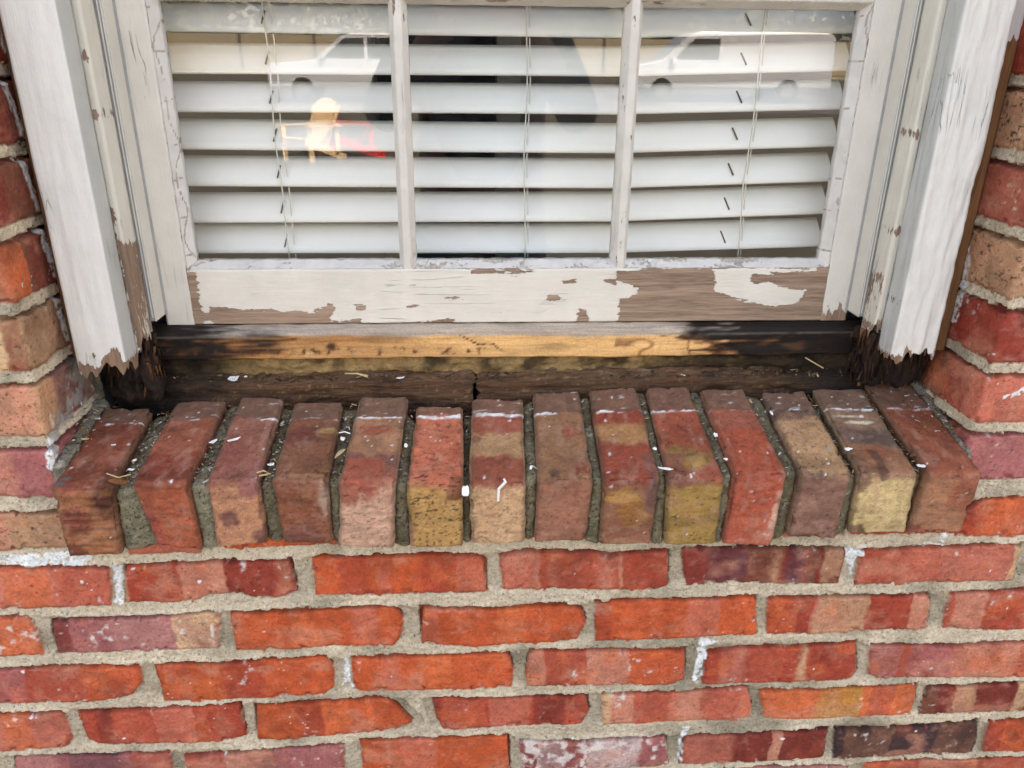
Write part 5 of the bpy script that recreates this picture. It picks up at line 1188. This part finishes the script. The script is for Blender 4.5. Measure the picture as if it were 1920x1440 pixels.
P_ = py(*zz(OC, 325, 820), YN + .002); P_[1] = YN - .0015
mb = MB(); mb.tube([P_ + (.004, 0, .012), P_ + (.006, -.001, .009), P_ + (-.001, 0, .0), P_ + (-.0015, 0, -.014)], [.0012, .0016, .0016, .0013], 6)
tag(mb.build('paint_drip', M_chip), 'white hook shaped paint drip on the cracked tan brick face', 'paint drip')
Pp = py(440, 733, .12); chip(np.array([Pp[0], .124, .1605]), .013, .010, .4, 960, 'large white paint chip lying on the left plank')
Pp = py(453, 726, .12); chip(np.array([Pp[0] + .004, .128, .1612]), .004, .004, .4, 961, 'tiny round white chip behind the large chip on the plank')
for k, (u, L, lab) in enumerate(((750, .009, 'curled pale chip beside the twig on the left plank'), (1065, .005, 'small white fleck near the middle of the right plank'), (1280, .006, 'white fleck toward the right end of the plank'))):
    chip(np.array([py(u, 705, .122)[0], .1215, .1600]), L, L * .4, .4 + k, 970 + k, lab)
tw = [np.array([py(645, 690, .126)[0], .129, .1635]), np.array([py(668, 694, .126)[0], .127, .1645]), np.array([py(690, 700, .126)[0], .122, .1625])]
mb = MB(); mb.tube(tw, [.0014, .0011, .0018], 6); tag(mb.build('twig', M_straw, smooth=True), 'short pale split twig lying on the left plank', 'twig')
tw = [np.array([py(1515, 660, .126)[0], .131, .178]), np.array([py(1550, 672, .12)[0], .124, .1665])]
mb = MB(); mb.tube(tw, [.0008, .0008], 5); tag(mb.build('twig', M_straw), 'thin straight straw leaning at the blackened right end', 'twig')
# dead leaves and straws standing in the joints
def leaf(P0, L, Wd, rot, tilt, seed, label, mat=M_leaf):
    V, F = [], []; m = 9; r_ = np.random.default_rng(seed)
    for k in range(m):
        t = k / (m - 1); wv = Wd * sin(pi * min(.97, max(.03, t))) ** .8
        for s_ in (-1, 0, 1): V.append(((t - .5) * L, s_ * wv / 2, .10 * L * sin(t * 3) + abs(s_) * wv * .25 + r_.uniform(-.0003, .0003)))
    n0 = len(V); V += [(x, y, z - .0005) for x, y, z in V]
    for k in range(m - 1):
        for s_ in (0, 1): a = k * 3 + s_; F.append((a, a + 3, a + 4, a + 1)); F.append((n0 + a, n0 + a + 1, n0 + a + 4, n0 + a + 3))
    for a, b in [(k * 3, k * 3 + 3) for k in range(m - 1)]: F.append((a, a + n0, b + n0, b)); F.append((a + 2, b + 2, b + 2 + n0, a + 2 + n0))
    o = poly_mesh('dead_leaf', V, F, mat, None, smooth=True, local=True); o.location = P0; o.rotation_euler = (tilt[0], tilt[1], rot); tag(o, label, 'leaf'); return o
leaf(on_top(*zz(OB, 755, 565), .002), .017, .004, .95, (.3, -.2), 1, 'tan curled leaf scrap standing in the joint before the fifth sill brick', M_straw)
leaf(on_top(*zz(OA, 690, 790), .002), .020, .007, .6, (.9, .5), 2, 'brown curled leaf at the front of the first sill joint')
leaf(on_top(*zz(OB, 620, 700), .002), .013, .007, .1, (.6, .2), 3, 'dark leaf scrap on the nose of the fourth sill brick')
leaf(on_top(*zz(OA, 580, 860), -.001), .016, .008, 1.3, (1.1, .3), 4, 'dark red leaf on the front corner of the leftmost sill brick')
leaf(on_top(*zz(OE, 1000, 640), -.003), .014, .005, .3, (.2, .1), 5, 'rusty leaf scrap low in the rightmost joint')
leaf(on_top(*zz(OB, 1255, 540), -.001), .012, .005, 1.4, (.2, .1), 6, 'amber leaf scrap in the joint left of the yellow faced brick')
mb = MB(); a = on_top(*zz(OA, 600, 728), .003); b = on_top(*zz(OA, 790, 735), .003); mb.tube([a, (a + b) / 2 + (0, -.002, -.003), b], .0007, 5); tag(mb.build('straw', M_straw), 'dry straw laid across the front of the first sill joint', 'straw')
mb = MB(); a = on_top(*zz(OB, 95, 722), .003); b = on_top(*zz(OB, 205, 728), .003); mb.tube([a, (a + b) / 2 + (0, 0, .003), b, a + (.003, -.003, -.002)], .0009, 5); tag(mb.build('straw', M_straw), 'knotted pale straw at the nose between third and fourth sill bricks', 'straw')
mb = MB(); a = on_top(*zz(OB, 745, 400), .002); b = on_top(*zz(OB, 835, 405), .002); mb.tube([a, (a + b) / 2 + (0, 0, .002), b], .0007, 5); tag(mb.build('straw', M_chip), 'white fibre across the back of the joint before the fifth sill brick', 'straw')

# ==================================================================================================
#  THE YARD BEHIND THE CAMERA (seen only in the panes)
# ==================================================================================================
def gz(y): return float(np.interp(-y, [-12, 2.5, 12, 20, 25, 33, 40, 90, 400], [-.86, -.86, -1.02, -.85, -.64, -.30, .02, .8, 3]))
def ground_mat(name, c1, c2, sc, bd=.01):
    m, n, l, b = newmat(name); v = mapped(n, l, 1, 1, 1)
    l.new(mixcol(n, l, mrange(n, l, noise(n, l, sc, 8, .7, v), .35, .65, 0, 1), lin(c1), lin(c2)), b.inputs['Base Color']); b.inputs['Roughness'].default_value = .95
    l.new(bump(n, l, noise(n, l, sc * 8, 4, .7, v), bd), b.inputs['Normal']); return m
M_grass = ground_mat('lawn_grass', (70, 68, 60), (92, 88, 76), 3); M_road = ground_mat('asphalt', (92, 91, 98), (108, 106, 112), 2); M_lot = ground_mat('dry_lot', (150, 142, 120), (170, 160, 136), .6)
def gsheet(name, y0, y1, mat, lift, x0=-300, x1=300, kind='structure'):
    ys = [y for y in (12, -2.5, -12, -20, -25, -33, -40, -90, -400) if y1 < y < y0]; ys = sorted(ys + [y0, y1], reverse=True)
    V = [(x, y, gz(y) + lift) for y in ys for x in (x0, x1)]; F = [(2 * k, 2 * k + 2, 2 * k + 3, 2 * k + 1) for k in range(len(ys) - 1)]
    o = poly_mesh(name, V, [f[::-1] for f in F], mat, None); o['kind'] = kind; return o
gsheet('lawn', 12, -400, M_grass, 0); gsheet('road', -22, -33, M_road, .006); gsheet('dry_lot', -38.5, -60, M_lot, .006)

M_white = plain('vehicle_white_paint', (186, 196, 214), .25, 0, .01, 3); M_win = plain('vehicle_glass', (40, 46, 50), .08); M_tyre = plain('tyre_rubber', (32, 32, 33), .8); M_rim = plain('rim_metal', (104, 106, 110), .6, .2); M_blk = plain('black_trim', (40, 40, 42), .6)
def vehicle(name, label, cat, u_nose, Y, pts, wins, wheels, Wd, scale=1.0):
    x0 = refl(u_nose, 150, Y)[0]; z0 = gz(Y)
    root = thing(name, (x0, Y, z0), label, cat)
    P = [(x * scale, z * scale) for x, z in pts]
    mb = MB(); mb.prism(P, 'y', -Wd / 2, Wd / 2); mb.build('body', M_white, root, bevel=.06, local=True)
    for wn in wins:
        for sy in (-1, 1):
            mb = MB(); y_ = sorted((sy * (Wd / 2 - .01), sy * (Wd / 2 + .012))); mb.prism([(x * scale, z * scale) for x, z in wn], 'y', *y_); mb.build('side_window', M_win, root, local=True)
    for wx_ in wheels:
        for sy in (-1, 1):
            mb = MB(); mb.tube([(wx_ * scale, sy * (Wd / 2 - .2), .36), (wx_ * scale, sy * (Wd / 2 + .02), .36)], .36, 24); wo = mb.build('wheel', M_tyre, root, local=True, bevel=.03)
            mb = MB(); mb.tube([(wx_ * scale, sy * (Wd / 2), .36), (wx_ * scale, sy * (Wd / 2 + .035), .36)], [.22, .2], 20); mb.build('rim', M_rim, wo, local=True)
    mb = MB(); mb.box(-.06, .12, -Wd / 2 + .05, Wd / 2 - .05, .38, .62); mb.build('bumper', M_blk, root, local=True, bevel=.03)
    for sy in (-1, 1):
        mb = MB(); mb.box(wins[0][0][0] * scale - .1, wins[0][0][0] * scale + .08, *sorted((sy * Wd / 2, sy * (Wd / 2 + .2))), 1.12 * scale, 1.3 * scale); mb.build('mirror', M_white, root, local=True, bevel=.03)
    return root
vehicle('pickup_truck', 'white pickup truck with blue roof reflected in the left pane', 'pickup truck', 515, -25,
        [(0, .4), (.0, .85), (.12, 1.0), (1.35, 1.12), (2.1, 1.72), (2.4, 1.80), (3.9, 1.80), (4.2, 1.1), (5.7, 1.1), (5.75, .45)],
        [[(1.6, 1.16), (2.2, 1.66), (2.7, 1.68), (2.7, 1.16)], [(2.8, 1.16), (2.8, 1.68), (3.7, 1.68), (3.85, 1.16)]], [.95, 4.6], 1.95, 1.08)
vehicle('cargo_van', 'white cargo van reflected in the right pane', 'van', 1172, -26,
        [(0, .4), (.0, .95), (.15, 1.1), (.95, 1.25), (1.75, 1.95), (2.1, 2.08), (6.3, 2.08), (6.5, 1.95), (6.55, .45)],
        [[(1.35, 1.28), (1.95, 1.86), (2.75, 1.88), (2.75, 1.28)]], [1.0, 5.1], 2.0, 1.0)
mb = MB()
# adirondack chairs
M_ch1 = streaky('chair_natural_wood', (232, 204, 164), .12, 'z', .6, 60); M_ch2 = streaky('chair_red_plastic', (206, 44, 48), .06, 'z', .5, 60)
def adirondack(u, v, Y, rz, mat, label):
    x = refl(u, v, Y)[0]; root = thing('adirondack_chair', (x, Y, gz(Y)), label, 'garden chair', 'adirondack chairs on the lawn')
    root.rotation_euler.z = rz
    def B(name, pts, w_, t_):           # plank from a to b
        a, b = map(np.array, pts); d = b - a; L = np.linalg.norm(d); d = d / L; s_ = np.cross(d, [0, 1, 0]) if abs(d[1]) < .9 else np.array([1, 0, 0]); s_ = s_ / np.linalg.norm(s_); q = np.cross(d, s_)
        V = [a + d * (L * i) + q * (w_ / 2 * j) + s_ * (t_ / 2 * k) for i in (0, 1) for j in (-1, 1) for k in (-1, 1)]
        return poly_mesh(name, V, [(0, 1, 3, 2), (4, 6, 7, 5), (0, 4, 5, 1), (2, 3, 7, 6), (0, 2, 6, 4), (1, 5, 7, 3)], mat, root, local=True, bevel=.004)
    # x forward, y sideways
    for k in range(7):
        yy = (k - 3) * .078; top = .96 - .012 * (k - 3) ** 2
        B('back_slat', [(-.10, yy * .8, .22), (-.42, yy * 1.12, top)], .072, .02)
    for k in range(6): o_ = B('seat_slat', [(.38 - k * .085, -.25, .37 - k * .027), (.38 - k * .085, .25, .37 - k * .027)], .02, .075)
    for sy in (-1, 1):
        B('arm', [(.44, sy * .32, .56), (-.34, sy * .32, .54)], .12, .022); B('leg', [(.36, sy * .29, 0), (.36, sy * .29, .55)], .03, .10)
        B('rear_leg', [(.42, sy * .25, .34), (-.50, sy * .25, .0)], .03, .12); B('leg', [(-.28, sy * .29, .12), (-.28, sy * .29, .54)], .03, .08)
    B('back_rail', [(-.30, -.32, .56), (-.30, .32, .56)], .03, .06)
    return root
adirondack(590, 310, -12.4, radians(122), M_ch1, 'natural wood adirondack chair reflected in the left pane')
adirondack(668, 310, -12.9, radians(172), M_ch2, 'red adirondack chair reflected in the left pane')
# far fence with dark posts
M_fen = streaky('fence_tan_boards', (146, 138, 120), .12, 'x', .9, 3); M_post = plain('fence_post_dark', (90, 76, 62), .9)
fx0, fx1 = -30, 30
fen = thing('board_fence', (0, -42, gz(-42)), 'long low tan board fence with dark posts beyond the road, reflected in the panes', 'fence')
mb = MB(); mb.box(fx0, fx1, -42.05, -42, gz(-42) + .05, 1.72); mb.build('fence_boards', M_fen, fen)
for k in range(17): mb = MB(); mb.box(fx0 + k * 3.7, fx0 + k * 3.7 + .1, -41.99, -41.9, gz(-42), 1.8); mb.build('post', M_post, fen)
# trees
def leafmat(nm, c): return plain(nm, c, .8, 0, .35, 1.2)
M_lf = [leafmat('leaf_green_dark', (92, 104, 84)), leafmat('leaf_green_pale', (110, 120, 96)), leafmat('leaf_grey_green', (104, 112, 98))]; M_bark = plain('bark', (92, 76, 62), .95, 0, .3, 6)
def tree(x, y, H, R_, k, label):
    r_ = np.random.default_rng(int(abs(x * 13 + y * 7))); z0 = gz(y)
    root = thing('broadleaf_tree', (x, y, z0), label, 'tree', 'trees beyond the fence')
    mb = MB(); mb.tube([(0, 0, 0), (.1, 0, H * .3), (.0, .1, H * .6), (.2, 0, H * .85)], [.3, .24, .16, .05], 10)
    for q in range(7):
        a = r_.uniform(0, 2 * pi); h0 = H * r_.uniform(.3, .6); mb.tube([(0, 0, h0), (cos(a) * R_ * .4, sin(a) * R_ * .4, h0 + H * .15), (cos(a) * R_ * .75, sin(a) * R_ * .75, h0 + H * .25)], [.12, .07, .02], 6)
    mb.build('trunk', M_bark, root, local=True)
    N = 7000; cl = r_.normal(size=(26, 3)); cl /= np.linalg.norm(cl, axis=1, keepdims=True); cl *= r_.uniform(.35, 1, (26, 1)) ** .5
    ctr = np.array([0, 0, H * .55]) + cl * [R_, R_, H * .42]; ci = r_.integers(0, 26, N)
    Pn = ctr[ci] + r_.normal(size=(N, 3)) * R_ * .17
    ax = r_.normal(size=(N, 3)); ax /= np.linalg.norm(ax, axis=1, keepdims=True); bx = np.cross(ax, r_.normal(size=(N, 3))); bx /= np.linalg.norm(bx, axis=1, keepdims=True)
    s_ = r_.uniform(.22, .5, (N, 1)); V = np.stack([Pn - ax * s_, Pn + bx * s_ * .5, Pn + ax * s_, Pn - bx * s_ * .5], 1).reshape(-1, 3) + [x, y, z0]
    quads('crown', V, np.arange(4 * N).reshape(-1, 4), M_lf[k % 3], root, smooth=False)
for k, (x, y, H, R_, lab) in enumerate(((-26, -56, 10, 6.5, 'dark green tree far left beyond the fence'), (-15, -52, 10, 6.5, 'pale green tree left of centre beyond the fence'), (-5, -60, 11, 7, 'tall grey green tree behind the pickup truck'),
        (5, -54, 10, 6.5, 'dark green tree near the middle beyond the fence'), (14, -50, 9, 6, 'pale tree behind the cargo van'), (24, -58, 11, 7, 'grey green tree at the far right beyond the fence'), (34, -56, 10, 6.5, 'dark tree past the right end of the van'))):
    tree(x, y, H, R_, k, lab)

# the photographer, a dark figure in the middle pane
M_shirt = plain('navy_shirt', (34, 38, 48), .9, 0, .1, 40, .002); M_trou = plain('dark_trousers', (40, 40, 44), .9, 0, .1, 30, .002); M_skin = plain('skin', (196, 150, 124), .6, 0, .04, 20); M_hair = plain('brown_hair', (58, 42, 32), .8, 0, .2, 60, .002); M_shoe = plain('shoe_leather', (38, 34, 32), .6)
px0, py0 = .035, -1.22
person = thing('person', (px0, py0, gz(py0)), 'person in dark clothes holding up a phone, a dark reflection in the middle pane', 'person')
def skin(name, V, E, Rr, mat, parent, root=0):
    V = [np.array(v) - world_off(parent) for v in V]
    me = bpy.data.meshes.new(name); me.from_pydata([tuple(v) for v in V], E, []); me.update()
    o = fin(me, name, None, parent, False); o.modifiers.new('skin', 'SKIN'); s2 = o.modifiers.new('sub', 'SUBSURF'); s2.levels = 2; s2.render_levels = 2
    me.materials.append(mat)
    for i, r_ in enumerate(Rr): me.skin_vertices[0].data[i].radius = r_ if isinstance(r_, tuple) else (r_, r_)
    me.skin_vertices[0].data[root].use_root = True
    o.modifiers['skin'].use_smooth_shade = True
    return o
G0 = gz(py0); cx = px0
bV = [(cx, py0, G0 + .98), (cx, py0 + .01, G0 + 1.2), (cx, py0 + .0, G0 + 1.42), (cx, py0 + .03, G0 + 1.54), (cx, py0 + .06, G0 + 1.66), (cx, py0 + .07, G0 + 1.76)]
bR = [(.17, .12), (.16, .11), (.19, .12), .06, (.078, .09), (.065, .075)]
bE = [(0, 1), (1, 2), (2, 3), (3, 4), (4, 5)]
for sd in (-1, 1):
    n0 = len(bV)
    bV += [(cx + sd * .17, py0, G0 + 1.44), (cx + sd * .27, py0 + .10, G0 + 1.22), (cx + sd * .13, py0 + .33, G0 + 1.40), (cx + sd * .10, py0 + .38, G0 + 1.43)]
    bR += [.07, .048, .034, (.028, .036)]; bE += [(2, n0), (n0, n0 + 1), (n0 + 1, n0 + 2), (n0 + 2, n0 + 3)]
    n1 = len(bV)
    bV += [(cx + sd * .1, py0, G0 + .86), (cx + sd * .11, py0 + .02, G0 + .48), (cx + sd * .12, py0 - .01, G0 + .09), (cx + sd * .13, py0 + .15, G0 + .045)]
    bR += [.095, .062, .042, .04]; bE += [(0, n1), (n1, n1 + 1), (n1 + 1, n1 + 2), (n1 + 2, n1 + 3)]
body = skin('body', bV, bE, bR, M_skin, person)
# clothing over the body
sV, sR, sE = [bV[0], bV[1], bV[2], (cx, py0 + .01, G0 + 1.49)], [(.185, .135), (.175, .125), (.205, .135), .075], [(0, 1), (1, 2), (2, 3)]
for sd in (-1, 1):
    n0 = len(sV); sV += [(cx + sd * .17, py0, G0 + 1.44), (cx + sd * .27, py0 + .10, G0 + 1.22), (cx + sd * .15, py0 + .29, G0 + 1.37)]; sR += [.082, .060, .044]; sE += [(2, n0), (n0, n0 + 1), (n0 + 1, n0 + 2)]
skin('shirt', sV, sE, sR, M_shirt, body)
tV, tR, tE = [bV[0]], [(.18, .13)], []
for sd in (-1, 1):
    n0 = len(tV); tV += [(cx + sd * .1, py0, G0 + .86), (cx + sd * .11, py0 + .02, G0 + .48), (cx + sd * .12, py0 - .01, G0 + .11)]; tR += [.108, .075, .062]; tE += [(0, n0), (n0, n0 + 1), (n0 + 1, n0 + 2)]
skin('trousers', tV, tE, tR, M_trou, body)
skin('hair', [(cx, py0 + .02, G0 + 1.70), (cx, py0 + .045, G0 + 1.80), (cx, py0 + .10, G0 + 1.83)], [(0, 1), (1, 2)], [(.07, .06), (.088, .08), (.07, .04)], M_hair, body, 1)
mb = MB()
for sd in (-1, 1): mb.box(cx + sd * .035 - .014, cx + sd * .035 + .014, py0 + .143, py0 + .150, G0 + 1.685, G0 + 1.695)
mb.build('eyes', M_blk, body); mb = MB(); mb.tube([(cx, py0 + .13, G0 + 1.69), (cx, py0 + .17, G0 + 1.655)], [.008, .016], 8); mb.box(cx - .025, cx + .025, py0 + .14, py0 + .15, G0 + 1.617, G0 + 1.625); mb.build('nose', M_skin, body)
for sd in (-1, 1):          # fingers closed round the phone
    for f in range(4):
        zf = G0 + 1.455 - f * .019; xx = cx + sd * .095
        skin('finger', [(xx, py0 + .375, zf), (xx - sd * .012, py0 + .405, zf + .002), (xx - sd * .03, py0 + .412, zf)], [(0, 1), (1, 2)], [.0095, .0085, .007], M_skin, body)
    skin('thumb', [(cx + sd * .095, py0 + .37, G0 + 1.41), (cx + sd * .07, py0 + .372, G0 + 1.43), (cx + sd * .045, py0 + .380, G0 + 1.44)], [(0, 1), (1, 2)], [.012, .010, .008], M_skin, body)
ph = thing('phone', (cx, py0 + .395, G0 + 1.42), 'black phone held sideways in both hands in front of the window', 'phone')
mb = MB(); mb.box(-.078, .078, -.004, .004, -.037, .037); mb.build('case', M_blk, ph, local=True, bevel=.003)
mb = MB(); mb.tube([(-.055, .004, .02), (-.055, .006, .02)], .009, 16); mb.build('lens', M_win, ph, local=True)
